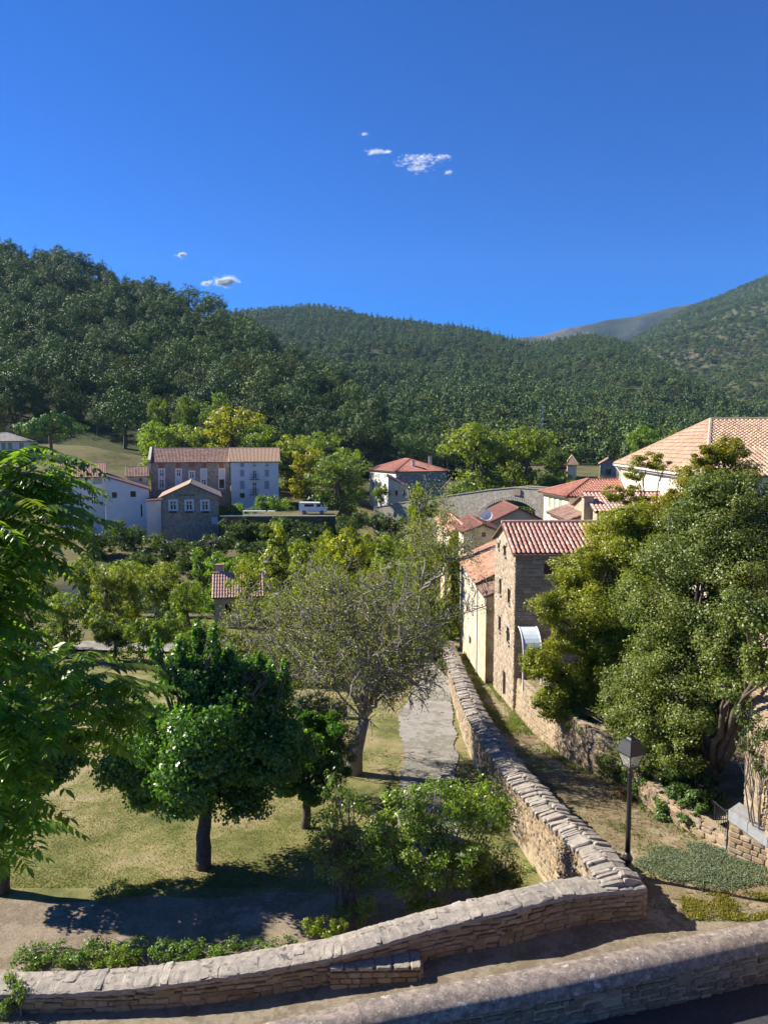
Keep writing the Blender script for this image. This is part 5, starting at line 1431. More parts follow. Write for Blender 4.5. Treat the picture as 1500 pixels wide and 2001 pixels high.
# ------------------------------------------------------------------ trees around the far houses and along the river
def broad_proto(seed, style, n, L, Wd, leaf):
    rr = random.Random(seed); C = []
    if style == 'dome':
        for k in range(12):
            a = rr.uniform(0, 6.28); r = rr.uniform(0.12, 0.34); C.append((r * math.cos(a), r * math.sin(a), rr.uniform(0.14, 0.78), 0.2, 0.2, 0.17))
        C.append((0, 0, 0.82, 0.24, 0.24, 0.16))
    elif style == 'tall':
        for k in range(12):
            a = rr.uniform(0, 6.28); z = rr.uniform(0.1, 0.9); r = rr.uniform(0.03, 0.14) * (1.25 - z); C.append((r * math.cos(a), r * math.sin(a), z, 0.13 * (1.3 - z * .6), 0.13 * (1.3 - z * .6), 0.14))
    elif style == 'bush':
        for k in range(10):
            a = rr.uniform(0, 6.28); r = rr.uniform(0.15, 0.42); C.append((r * math.cos(a), r * math.sin(a), rr.uniform(0.08, 0.7), 0.24, 0.24, 0.24))
    elif style == 'umbrella':
        for k in range(16):
            a = rr.uniform(0, 6.28); r = 0.48 * math.sqrt(rr.random()); C.append((r * math.cos(a), r * math.sin(a), 0.80 - 0.30 * r, 0.18, 0.18, 0.11))
    t = tree('tree_prototype', 'x', 'tree', (0, 0, 0), C, leaf, n, L, Wd, 0.03, seed=seed, sub=12, subr=0.46, crisp=True)
    ms = {c.name.split('.')[0]: c.data for c in t.children}
    for c in list(t.children): bpy.data.objects.remove(c)
    bpy.data.objects.remove(t)
    return ms
BP = {'dome': [broad_proto(31, 'dome', 7000, 0.032, 0.025, 'leaf_bank'), broad_proto(32, 'dome', 7000, 0.032, 0.025, 'leaf_bank')],
      'tall': [broad_proto(33, 'tall', 6000, 0.03, 0.02, 'leaf_bank'), broad_proto(36, 'tall', 6000, 0.03, 0.02, 'leaf_bank')],
      'bush': [broad_proto(34, 'bush', 6000, 0.042, 0.032, 'leaf_bank'), broad_proto(37, 'bush', 6000, 0.042, 0.032, 'leaf_bank')],
      'umbrella': [broad_proto(35, 'umbrella', 9000, 0.034, 0.022, 'leaf_pine')]}
def plant(style, label, px, ptop, Y, wpx, tint=(1, 1, 1), zb=None, name=None, group=None, cat='tree', pbot=None):
    """a tree whose crown top shows at (px, ptop), about wpx photo pixels wide, standing on the ground at distance Y"""
    t_ = W(px, ptop, Y); z0 = gz(t_.x, Y) if zb is None else zb
    if pbot is not None: z0 = max(z0, W(px, pbot, Y).z)
    hgt = max(1.0, t_.z - z0); w_ = wpx / F * Y / {'dome': 1.0, 'tall': 0.5, 'bush': 1.2, 'umbrella': 1.2}[style]
    root = thing(name or {'dome': 'broadleaf_tree', 'tall': 'poplar_tree', 'bush': 'bush', 'umbrella': 'umbrella_pine'}[style], label, cat, (t_.x, Y, z0), group)
    rz = random.uniform(0, 6.28); ms = random.choice(BP[style])
    for k in ('trunk', 'crown'):
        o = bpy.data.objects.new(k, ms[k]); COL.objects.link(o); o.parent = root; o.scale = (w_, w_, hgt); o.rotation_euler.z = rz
        if k == 'crown': o.color = (*tint, 1)
    return root
YEL, GRN, SHD, GRY, LIM = (1.75, 1.4, 0.75), (0.8, 0.95, 0.8), (0.42, 0.55, 0.55), (0.85, 0.95, 1.25), (1.35, 1.5, 0.85)  # the darkest tint puts the far bank's shade into the bush leaves
plant('umbrella', 'umbrella pine with flat dark crown above the near leaves at left', 98, 790, 160, 140, (1.25, 1.45, 1.0), name='umbrella_pine')
for a in ((300, 818, 156, 100, LIM, 'yellow green tree just left of the long stone house roof'), (358, 820, 158, 120, (1.3, 1.4, .8), 'yellow green tree behind the left part of the long roof'),
          (448, 788, 165, 150, YEL, 'tall yellow tree behind the middle of the long roof'), (510, 822, 160, 100, LIM, 'small lime tree behind the white row house roof'),
          (580, 842, 158, 120, (1.5, 1.4, .8), 'yellowing tree right of the white row house'), (635, 836, 165, 120, (1.1, 1.2, .8), 'green yellow tree behind the round grey tree'),
          (600, 866, 152, 100, (1.9, 1.5, .6), 'bright yellow tree beside the white row house'), (682, 868, 148, 90, LIM, 'lime tree above the round grey green tree'),
          (655, 884, 138, 150, GRY, 'round grey green tree above the parked white van'), (310, 770, 185, 60, GRN, 'round pine at the foot of the hill behind the lime trees'),
          (362, 768, 187, 60, GRN, 'dark green tree between pines at the foot of the hill'), (430, 758, 190, 80, (0.8, 1.0, .8), 'green rounded tree behind the tall yellow tree'),
          (928, 820, 150, 190, (1.15, 1.15, .7), 'largest plane tree beyond the bridge'), (1028, 828, 156, 130, (1.2, 1.2, .75), 'second plane tree right of the largest one beyond the bridge'),
          (980, 835, 160, 110, (1.2, 1.2, .7), 'plane tree squeezed between the two biggest ones'), (1078, 866, 165, 90, GRN, 'grey green tree right of the plane trees'),
          (1255, 828, 200, 90, (1.0, 1.25, .7), 'bright green round tree left of the big white house roof'), (1330, 832, 215, 70, (0.9, 1.15, .7), 'green tree just behind the big tan roof'),
          (1148, 930, 140, 60, GRN, 'shrubby tree in front of the far grey stone house')):
    plant('dome', a[5], a[0], a[1], a[2], a[3], a[4])
for a in ((1082, 902, 150, 95, GRN, 'green bush hiding the grey barn wall'), (1125, 913, 148, 80, (1, 1.1, .8), 'bush in front of the tiny far house'), (1165, 918, 138, 60, GRN, 'bush left of the small grey stone house'), (1200, 922, 134, 60, (.9, 1, .8), 'bush right of the small grey stone house')):
    plant('bush', a[5], a[0], a[1], a[2], a[3], a[4], cat='bush')
for a in ((960, 972, 132, 70, SHD, 'dark bush seen left under the bridge arch'), (1030, 968, 126, 80, SHD, 'dark bush seen right under the bridge arch'), (995, 970, 130, 70, SHD, 'dark bush seen in the middle under the bridge arch'), (745, 940, 128, 45, GRN, 'small tree in front of the white farmhouse wall'), (535, 952, 132, 75, (.9, 1.2, .6), 'leafy laurel in front of the white row house'),
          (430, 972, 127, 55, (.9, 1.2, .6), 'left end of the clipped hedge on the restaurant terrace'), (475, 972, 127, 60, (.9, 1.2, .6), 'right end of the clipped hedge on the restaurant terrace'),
          (560, 1003, 118.4, 70, SHD, 'dark bush under the terrace edge right of the tables'), (625, 1006, 118.4, 70, SHD, 'dark bush under the terrace edge below the van wheels'), (480, 1004, 118.6, 60, SHD, 'dark bush under the terrace edge left of the pale bush'), (520, 1002, 118, 70, (.9, 1.0, .7), 'pale bush below the row of white tables'), (460, 1000, 118, 70, SHD, 'dark bush at the foot of the stone gable building'),
          (590, 1005, 117, 90, SHD, 'dark bush below the white van'), (690, 985, 118, 70, SHD, 'dark bush under the round grey green tree'),
          (760, 985, 116, 80, SHD, 'dark bush below the farmhouse annex'), (830, 960, 116, 80, (.7, .95, .6), 'green bush at the left end of the bridge'), (900, 925, 124, 90, (.7, .95, .6), 'ivy green bush behind the bridge parapet'),
          (240, 1000, 118, 90, SHD, 'dark bush below the white gable house'), (320, 1030, 113, 100, SHD, 'dark bush below the stone gable building'), (410, 1032, 112, 100, SHD, 'dark river bush left of the shaded bank'),
          (180, 1010, 114, 90, SHD, 'dark bush behind the near leaves under the white block'), (500, 1040, 111, 100, SHD, 'dark river bush in the middle of the shaded bank'),
          (700, 1030, 110, 110, SHD, 'dark river bush behind the bare tree'), (800, 1020, 110, 110, SHD, 'dark river bush left of the pale end house'), (600, 1035, 111, 100, SHD, 'dark river bush above the yellow saplings'),
          (275, 1060, 106, 80, SHD, 'low dark bush at the water edge far left'), (370, 1070, 106, 80, SHD, 'low dark bush at the water edge below the gable building')):
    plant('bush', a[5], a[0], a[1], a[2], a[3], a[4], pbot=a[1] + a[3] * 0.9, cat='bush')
for a in ((205, 1095, 66, 120, 'dome', (1.1, 1.05, .8), 'olive green tree at left behind the garden track'), (260, 1092, 70, 110, 'dome', (1.25, 1.2, .75), 'yellow green tree left of the willow saplings'),
          (320, 1105, 66, 120, 'dome', (1.05, 1.0, .85), 'grey green rounded tree behind the garden track'), (365, 1130, 60, 110, 'dome', (.9, 1.0, .8), 'low rounded tree left of the garden house'),
          (420, 1040, 82, 75, 'tall', (1.25, 1.6, .8), 'pale green willow standing above the garden house chimney'), (390, 1075, 84, 60, 'tall', (1.1, 1.4, .9), 'slender pale willow left of the chimney'),
          (455, 1060, 84, 60, 'tall', (1.15, 1.4, .9), 'slender pale willow right of the chimney'), (540, 1030, 80, 90, 'tall', (1.6, 1.5, .7), 'yellow green poplar on the river bank left of the bare tree'),
          (590, 1062, 76, 80, 'tall', (1.45, 1.45, .75), 'short yellow green poplar behind the bare tree'), (672, 972, 70, 105, 'tall', (1.7, 1.45, .6), 'tall yellow leaved tree rising above the bare tree'),
          (750, 1050, 74, 90, 'tall', (1.35, 1.4, .7), 'yellow green sapling behind the bare tree crown'), (800, 1070, 78, 80, 'bush', (.9, 1.15, .6), 'green bush behind the right side of the bare tree'),
          (822, 958, 60, 85, 'tall', (1.35, 1.25, .8), 'tall thin olive tree in front of the left end of the bridge'), (885, 972, 64, 75, 'tall', (1.2, 1.15, .85), 'thin olive tree just left of the bridge arch'), (480, 1085, 68, 80, 'dome', (1.5, 1.4, .7), 'yellowish small tree over the garden house roof'), (640, 1080, 66, 110, 'dome', (1.2, 1.15, .8), 'loose yellow green tree behind the bare tree trunk'),
          (720, 1110, 62, 110, 'dome', (1.1, 1.05, .85), 'hazy olive tree behind the bare tree right side'), (300, 1165, 54, 120, 'bush', (.8, .95, .7), 'dark hedge bush beside the garden track'),
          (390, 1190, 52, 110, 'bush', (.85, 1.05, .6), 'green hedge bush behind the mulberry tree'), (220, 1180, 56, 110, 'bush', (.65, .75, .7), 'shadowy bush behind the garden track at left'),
          (120, 1150, 56, 130, 'dome', (.9, 1.0, .8), 'tree half hidden behind the near leaves'), (440, 1200, 50, 100, 'bush', (1.0, 1.1, .7), 'leafy bush below the garden house wall'), (40, 1120, 60, 130, 'dome', (.9, 1.0, .8), 'tree behind the near leaves at the left edge'),
          (560, 1150, 60, 120, 'dome', (1.1, 1.1, .85), 'pale tree left behind the bare tree'), (850, 1130, 60, 80, 'bush', (1.0, 1.1, .8), 'bush beside the pale end house'),
          (500, 1205, 50, 110, 'bush', (1.0, 1.0, .85), 'grey green bush left behind the bare tree crown'), (570, 1225, 48, 110, 'bush', (.95, .95, .9), 'bush behind the lower left twigs of the bare tree'), (640, 1215, 52, 110, 'bush', (1.05, 1.0, .8), 'bush behind the bare tree trunk'), (715, 1225, 54, 110, 'bush', (.9, .9, .9), 'bush right behind the bare tree trunk'), (790, 1220, 56, 90, 'bush', (.85, .95, .8), 'bush between bare tree and gravel path end'), (850, 1225, 56, 80, 'bush', (.7, .8, .8), 'dark bush at the far end of the gravel path'), (880, 1280, 50, 60, 'bush', (.6, .7, .7), 'dark shrub at the far end of the long wall'),
          (240, 1090, 80, 100, 'dome', (1.2, 1.25, .75), 'bright tree on the river bank left of the willows'), (320, 1095, 80, 100, 'dome', (1.3, 1.25, .7), 'yellow green tree on the river bank below the gable building'), (490, 1075, 84, 90, 'dome', (1.2, 1.3, .7), 'bright green river tree right of the willows'), (560, 1060, 84, 90, 'dome', (1.3, 1.3, .7), 'lime river tree behind the yellow poplar'), (640, 1030, 88, 90, 'dome', (1.4, 1.3, .65), 'yellowish river tree below the round grey tree'), (720, 1035, 86, 90, 'dome', (1.3, 1.25, .7), 'light green river tree behind the bare crown'), (790, 1045, 84, 90, 'dome', (1.1, 1.2, .7), 'green river tree beside the pale end house'), (850, 1060, 90, 70, 'dome', (1.1, 1.2, .7), 'green river tree just left of the pale end house'), (160, 1085, 80, 100, 'dome', (1.1, 1.15, .75), 'river bank tree behind the near leaves'), (80, 1080, 80, 100, 'dome', (1.0, 1.1, .75), 'leafy river tree at far left behind the near leaves')):
    plant(a[4], a[6], a[0], a[1], a[2], a[3], a[5], cat='tree' if a[4] != 'bush' else 'bush')

# ------------------------------------------------------------------ garden trees
b_ = garden(398, 1697); Y = b_.y
tree('mulberry_tree', 'dark glossy mulberry tree with straight trunk on the lawn', 'tree', b_,
     [pxc(x, y, Y + d, r, ry) for x, y, d, r, ry in ((300, 1490, 0, 75, 70), (400, 1500, -1, 90, 75), (500, 1480, 0, 80, 70), (420, 1390, .5, 100, 75), (330, 1410, 0, 80, 70), (490, 1390, 1, 75, 65), (565, 1450, .5, 55, 65), (245, 1500, 0, 55, 50), (395, 1320, 1, 70, 50), (460, 1320, 1, 50, 45), (350, 1320, .5, 45, 45), (530, 1350, 1.5, 40, 40), (400, 1450, 1.5, 120, 80), (360, 1565, -.5, 60, 35), (470, 1560, 0, 65, 35), (290, 1550, .5, 50, 35), (395, 1430, -1.0, 80, 65), (345, 1480, -1, 60, 55),
      (308, 1268, 0, 14, 34), (355, 1275, .5, 14, 36), (388, 1255, 1, 14, 46), (420, 1262, .5, 16, 46), (450, 1285, 1, 13, 36), (512, 1305, .5, 14, 36), (555, 1318, 1, 13, 34), (530, 1320, 0, 11, 28))],
     'leaf_mulberry', 105000, 0.12, 0.095, 0.21, seed=1, sub=26, subr=0.5, shell=.4, fork=0.5, droop=0.9)
b_ = garden(595, 1618); Y = b_.y
tree('small_mulberry_tree', 'smaller dark mulberry behind the big one with slim trunk by the path', 'tree', b_,
     [pxc(x, y, Y, r, ry) for x, y, r, ry in ((580, 1480, 55, 55), (640, 1490, 48, 50), (600, 1530, 60, 35), (560, 1520, 40, 40), (620, 1430, 50, 40), (575, 1415, 35, 35))], 'leaf_mulberry', 26000, 0.12, 0.09, 0.15, seed=2, droop=0.8, tint=(.85, .9, .9))
b_ = garden(640, 1560); Y = b_.y
tree('olive_tree', 'rounded grey green olive tree behind the small mulberry', 'tree', b_,
     [pxc(x, y, Y, r, ry) for x, y, r, ry in ((640, 1430, 52, 55), (600, 1420, 42, 45), (665, 1470, 35, 45), (630, 1480, 48, 45), (610, 1380, 35, 25), (650, 1390, 32, 25))], 'leaf_olive', 30000, 0.11, 0.028, 0.13, seed=3, sub=22, subr=0.4)
b_ = garden(6, 1745); Y = b_.y
tree('edge_mulberry_tree', 'dark mulberry at the left edge whose trunk touches the picture border', 'tree', b_,
     [pxc(x, y, Y + d, r, ry) for x, y, d, r, ry in ((-60, 1440, 0, 90, 80), (30, 1420, 1, 80, 70), (100, 1390, 2, 70, 60), (40, 1500, 1, 90, 60), (120, 1470, 1.5, 55, 55), (-80, 1340, 1, 90, 70), (30, 1340, 2, 70, 55), (-20, 1570, 0, 70, 45))], 'leaf_mulberry', 42000, 0.12, 0.095, 0.2, seed=4, droop=0.8)

# the big half bare tree
def bare_tree():
    base = garden(690, 1512); Y0 = base.y; rr = random.Random(17)
    root = thing('bare_tree', 'large half bare tree with grey twigs and thin yellow leaves in the middle', 'tree', base)
    b = MB(); tips = []
    L3 = lambda px, py, dy=0: W(px, py, Y0 + dy) - base
    fork = L3(712, 1405)
    b.tube([(0, 0, -.3), L3(694, 1470), L3(703, 1435), fork], [0.42, 0.33, 0.28, 0.22], 10)
    def grow(p0, p1, r0, r1, depth, n):
        pts = limb(b, p0, p1, r0, r1, 6 if depth < 2 else (4 if depth == 2 else 3), 0.16, 8 if depth < 2 else 4, rr)
        if depth == 4: tips.append(pts[-1]); tips.append(pts[-2]); return
        for _ in range(n[depth]):
            t = rr.uniform(0.3, 1.0); q = pts[min(len(pts) - 1, int(t * (len(pts) - 1) + .5))]
            d = (p1 - p0).normalized(); L = (p1 - p0).length * rr.uniform(0.35, 0.6)
            e = Vector([rr.gauss(0, 1) for _ in range(3)]).normalized(); nd = (d * 0.5 + e * 0.75 + Vector((0, 0, 0.1))).normalized()
            grow(q, q + nd * L, max(0.022, (r1 + (r0 - r1) * (1 - t)) * 0.55), max(0.010, r1 * 0.5), depth + 1, n)
    for (x, y, d, r) in ((545, 1260, -1.5, .12), (600, 1200, 1, .13), (655, 1180, 2, .13), (715, 1190, -2, .12), (765, 1190, 1.5, .12), (825, 1150, 0, .15), (525, 1310, 1, .10), (830, 1260, 1, .11), (600, 1320, -2.5, .10), (790, 1310, -2, .10), (690, 1250, -3, .10), (650, 1280, 3, .10), (745, 1270, 3, .10), (845, 1330, .5, .09), (570, 1230, 3, .1), (640, 1340, -2, .08), (760, 1345, 1, .08)):
        grow(fork, L3(x, y, d), r * .8, r * .22, 1, (0, 7, 6, 5))
    lim = L3(825, 1150)
    for (x, y, d) in ((865, 1060, 0), (840, 1040, 1), (890, 1080, -.5)):
        grow(lim, L3(x, y, d), .07, .025, 1, (0, 5, 4, 4))
    link_mesh('trunk', b.mesh('trunk', True), 'bark_bare', root)
    T = np.array([t[:] for t in tips]); g = np.random.default_rng(3)
    zrel = (T[:, 2] - T[:, 2].min()) / (T[:, 2].max() - T[:, 2].min())
    idx = g.choice(len(T), 40000, p=(lambda w: w / w.sum())(0.22 + zrel ** 1.6))
    P = T[idx] + g.normal(size=(len(idx), 3)) * 0.22
    V, Q = leaf_cloud(P, g.normal(size=P.shape) + np.array([0, 0, .5]), 0.095, 0.05, g)
    o = link_mesh('crown', npmesh('crown', V, Q), 'leaf_autumn', root)
    return len(tips)
bare_tree()

# near tree with long pinnate leaves (its trunk stands left of the picture)
def frond(seed, n=11, L=1.0):
    rr = random.Random(seed); b = MB(); pts = []
    for i in range(9):
        t = i / 8; pts.append(Vector((t * 0.94, 0.06 * math.sin(t * 2 + seed), 0.10 * math.sin(t * 3.0) - 0.26 * t ** 2.2)) * L)
    b.tube(pts, [0.008 * (1 - .7 * i / 8) for i in range(9)], 3)
    at = lambda t: pts[min(7, int(t * 8))].lerp(pts[min(8, int(t * 8) + 1)], t * 8 - int(t * 8)) if t < 1 else pts[8]
    def leaflet(p, d, up, l):
        d = d.normalized(); s = d.cross(up).normalized(); u = s.cross(d)
        w = l * 0.2
        vs = [p, p + d * l * .3 + s * w + u * .01 * l, p + d * l * .68 + s * w * .72 - u * l * .04, p + d * l - u * l * .18, p + d * l * .68 - s * w * .72 - u * l * .04, p + d * l * .3 - s * w + u * .01 * l, p + d * l * .45 - u * l * 0.05]
        b.add(vs, [(0, 1, 6), (1, 2, 6), (2, 3, 6), (3, 4, 6), (4, 5, 6), (5, 0, 6)])
    for k in range(n):
        t = 0.16 + 0.82 * k / (n - 1); p = at(t); tan = (at(min(1, t + .05)) - at(t - .05)).normalized()
        l = (0.25 if 0.2 < t < 0.75 else 0.19) * rr.uniform(.85, 1.1)
        for s in (-1, 1):
            d = Vector((tan.x * 0.45 + rr.uniform(-.1, .1), s * 1.0, -0.38 + rr.uniform(-.22, .18))); leaflet(p, d, Vector((0, 0, 1)), l)
    leaflet(at(1), at(1) - at(.9), Vector((0, 0, 1)), 0.2)
    me = b.mesh('leaf'); me.materials.append(MATS['leaf_heaven']); return me
FR = [frond(s, 9 + s % 4) for s in range(8)]
def heaven_tree():
    rr = random.Random(23); base = Vector((-8.6, 10.6, -1.3))
    root = thing('tree_of_heaven', 'near tree with long feathery pinnate leaves filling the left edge', 'tree', base)
    tips = []
    env = [(830, 230), (900, 235), (960, 235), (1020, 215), (1100, 150), (1200, 130), (1290, 300), (1400, 290), (1500, 165), (1600, 150), (1700, 110), (1750, 90)]
    key = [(110, 880, 11.2), (95, 905, 10.6), (30, 950, 10.2), (150, 985, 11.6), (70, 985, 10.4), (110, 1040, 10.8), (0, 1050, 9.8), (30, 1100, 10.2), (-30, 1000, 9.6), (130, 930, 12.0), (-20, 1160, 9.9), (30, 1210, 10.8), (-40, 1240, 9.6), (230, 1290, 11.0), (150, 1330, 10.4), (270, 1330, 11.4), (200, 1380, 10.9), (70, 1340, 9.8), (240, 1400, 11.8), (110, 1430, 10.0), (30, 1480, 9.7), (60, 1540, 10.2), (-20, 1600, 9.8), (70, 1580, 10.9), (10, 1640, 10.4), (10, 1400, 9.5), (160, 1270, 11.8), (-30, 1150, 9.8), (-40, 1300, 9.6), (-40, 1550, 9.6), (40, 900, 11.0), (0, 1120, 10.4), (40, 1060, 11.4), (90, 950, 10.9), (-50, 1080, 11.4), (60, 1010, 11.2)]
    for (x, y, Yd) in key: tips.append(W(x - 22, y + 8, Yd + rr.uniform(-.3, .3)) - base)
    b = MB(); hub = Vector((1.0, 0.0, 7.0))
    limb(b, (0, 0, -.3), hub, 0.26, 0.17, 9, 0.03, 8, rr); limb(b, hub, Vector((1.6, .2, 11.8)), 0.16, 0.05, 7, .05, 7, rr)
    for t in tips:
        z = min(11.5, max(3.0, t.z - 1.2)); s = Vector((0, 0, 0)).lerp(hub, min(1, z / 7)) if z < 7 else hub.lerp(Vector((1.6, .2, 11.8)), (z - 7) / 4.8)
        limb(b, s, t, 0.05, 0.014, 5, 0.07, 6, rr)
    link_mesh('trunk', b.mesh('trunk', True), 'bark_grey', root)
    mats = []
    for t in tips:
        out = Vector((t.x - 1.2, t.y * .6 - .3, 0)); out = out.normalized() if out.length > .1 else Vector((1, 0, 0))
        for k in range(13):
            a = rr.uniform(0, 2 * math.pi); p = t - out * rr.uniform(0, 0.55) + Vector((rr.uniform(-.14, .14), rr.uniform(-.14, .14), rr.uniform(-.5, .12)))
            d = Vector((math.cos(a), math.sin(a), rr.uniform(-.15, .4))) + out * 0.5; d.normalize()
            sz = rr.uniform(.65, 1.05); side = Vector((0, 0, 1)).cross(d).normalized(); up = d.cross(side)
            mats.append(basis(p, d, side, up, (sz, sz, sz)))
    rr.shuffle(mats)
    n_obj = 300
    order = sorted(range(len(mats)), key=lambda i: (mats[i].translation.y))   # nearest to the camera show largest
    objs = set(order[:n_obj])
    Vs, Fs, off = [], [], 0
    src = [(np.array([v.co[:] for v in me.vertices]), [tuple(p.vertices) for p in me.polygons]) for me in FR]
    for i, m in enumerate(mats):
        if i in objs:
            o = bpy.data.objects.new('leaf', FR[i % len(FR)]); COL.objects.link(o); o.parent = root; o.matrix_basis = m
            q = rr.uniform(.75, 1.2); o.color = (q * rr.choice((1, 1, 1, 1.3)), q * rr.uniform(.95, 1.2), q, 1)
        else:
            co, fc = src[i % len(FR)]; Vs.append(co @ np.array(m.to_3x3()).T + np.array(m.translation)); Fs += [tuple(q + off for q in f) for f in fc]; off += len(co)
    me = bpy.data.meshes.new('inner_leaves'); me.from_pydata(np.concatenate(Vs).tolist(), [], Fs)
    o = link_mesh('inner_leaves', me, 'leaf_heaven', root); o['kind'] = 'stuff'
heaven_tree()

# shrubs behind the front parapet
def shrub(name, label, px, Y, clumps, leaf, n, L, Wd, stems=5, tint=None, seed=0, cat='shrub', sub=16, subr=.4, zb=None):
    b0 = W(px, 1800, Y); base = Vector((b0.x, Y, gz(b0.x, Y) if zb is None else zb)); rr = random.Random(seed)
    root = thing(name, label, cat, base); C = [pxc(x, y, Y + d, r, ry) for x, y, d, r, ry in clumps]
    C = [(c[0] - base.x, c[1] - base.y, c[2] - base.z, *c[3:]) for c in C]; b = MB()
    for k in range(max(stems, len(C))):
        c = C[k % len(C)]; q = limb(b, (rr.uniform(-.15, .15), rr.uniform(-.15, .15), -.1), Vector(c[:3]) + Vector((0, 0, c[5] * .3)), 0.03, 0.012, 5, 0.06, 6, rr)
        for _ in range(5):
            d = Vector([rr.gauss(0, 1) for _ in range(3)]).normalized(); limb(b, q[rr.choice((3, 4, 5))], Vector(c[:3]) + Vector((d.x * c[3], d.y * c[4], abs(d.z) * c[5])), 0.012, 0.004, 3, .1, 4, rr)
    link_mesh('stems', b.mesh('stems', True), 'twig', root)
    g = np.random.default_rng(seed); P, Nn = crown_points(C, n, g, sub, subr, .85, .5); V, Q = leaf_cloud(P, Nn, L, Wd, g, droop=.5)
    o = link_mesh('foliage', npmesh('foliage', V, Q), leaf, root)
    if tint: o.color = (*tint, 1)
    return root
Ys = garden(700, 1800).y
shrub('red_twig_shrub', 'loose shrub with reddish twigs left of the leafy green shrub', 690, Ys + .3, [(655, 1545, .5, 30, 40), (680, 1580, .3, 45, 45), (640, 1610, 0, 38, 35), (700, 1640, 0, 50, 50), (650, 1690, -.3, 45, 35), (720, 1700, 0, 45, 45), (615, 1660, 0, 30, 30)], 'leaf_shrub', 4800, 0.085, 0.052, 9, seed=51, sub=20, subr=.45)
shrub('russet_shrub', 'small russet leaved shrub tangled in the left of the garden shrubs', 665, Ys + .5, [(660, 1640, 0, 45, 40), (690, 1680, 0, 40, 40), (640, 1670, 0, 35, 30)], 'leaf_red', 900, 0.07, 0.045, 8, seed=52)
shrub('green_shrub', 'large loose leafy green shrub behind the front parapet', 840, Ys + .2, [(790, 1590, .5, 60, 50), (850, 1560, .5, 60, 45), (920, 1560, .8, 60, 45), (960, 1590, 1, 50, 50), (820, 1650, 0, 65, 50), (900, 1640, 0, 60, 50), (870, 1700, -.2, 60, 45), (790, 1710, -.2, 50, 45), (930, 1680, .3, 40, 40), (740, 1620, .3, 40, 40), (830, 1760, -.4, 45, 30), (740, 1670, 0, 40, 40)], 'leaf_shrub', 17000, 0.10, 0.062, 10, (1.15, 1.15, 1.0), 53, sub=20, subr=.42)
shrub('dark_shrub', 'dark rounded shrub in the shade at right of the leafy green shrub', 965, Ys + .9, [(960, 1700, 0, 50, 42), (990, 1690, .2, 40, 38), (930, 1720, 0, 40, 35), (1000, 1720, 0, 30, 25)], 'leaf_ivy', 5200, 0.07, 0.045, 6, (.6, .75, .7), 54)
shrub('lime_shrub', 'small bright yellow green shrub peeking over the front parapet', 632, 18.3, [(610, 1815, 0, 24, 22), (640, 1818, 0, 28, 24), (665, 1812, .1, 20, 20)], 'leaf_shrub', 3600, 0.05, 0.035, 6, (1.5, 1.35, .8), 55)
shrub('sapling', 'thin sapling with drooping leaves behind the bright lime shrub', 705, 18.9, [(690, 1790, 0, 25, 20), (715, 1770, 0, 25, 25), (670, 1780, .2, 22, 18)], 'leaf_shrub', 700, 0.09, 0.055, 4, (.9, 1.1, .8), 56)
rr = random.Random(61)
shrub('periwinkle_bed', 'low dark creeping plants along the foot of the dirt path', 300, 17.5, [(x, 1868 + rr.uniform(-14, 14) - (x - 60) * .03, rr.uniform(-.2, .6), rr.uniform(28, 44), rr.uniform(12, 22)) for x in range(60, 560, 26)], 'leaf_ivy', 14000, 0.06, 0.045, 4, (1.0, 1.3, 1), 57, 'plants')
shrub('pale_weeds', 'pale yellow green weeds among the dark creeping plants', 215, 17.3, [(190, 1868, 0, 26, 16), (230, 1864, 0, 28, 18), (255, 1872, 0, 18, 12)], 'leaf_shrub', 1600, 0.05, 0.035, 4, (1.4, 1.4, 1.0), 58, 'plants')
shrub('path_weeds', 'leafy weed tuft on the lawn edge by the dirt path', 225, garden(225, 1760).y, [(205, 1745, 0, 26, 14), (235, 1738, 0, 30, 16), (270, 1742, .1, 22, 10)], 'leaf_shrub', 1500, 0.06, 0.03, 4, (.9, 1.2, .8), 59, 'plants')
shrub('corner_weeds', 'tall pale weeds growing at the lower left end of the parapet', 30, 15.6, [(15, 1960, 0, 24, 30), (38, 1945, 0, 20, 34), (55, 1985, .1, 16, 22), (20, 1910, .3, 14, 24)], 'leaf_shrub', 2200, 0.05, 0.03, 6, (1.0, 1.1, .9), 60, 'plants', zb=-0.9)
shrub('wall_weeds', 'small green weeds rooted at the foot of the long wall', 1030, garden(1045, 1700).y, [(1040, 1700, 0, 18, 16), (1060, 1710, 0, 14, 14), (1025, 1690, .5, 12, 12)], 'leaf_shrub', 700, 0.05, 0.03, 3, (1.2, 1.3, .8), 62, 'plants')
shrub('path_side_shrub', 'pale green shrub beside the gravel path against the long wall', 955, garden(955, 1545).y, [(945, 1525, 0, 24, 26), (965, 1510, .3, 20, 26), (930, 1540, -.2, 20, 18)], 'leaf_shrub', 2200, 0.06, 0.035, 5, (1.15, 1.25, .8), 63)

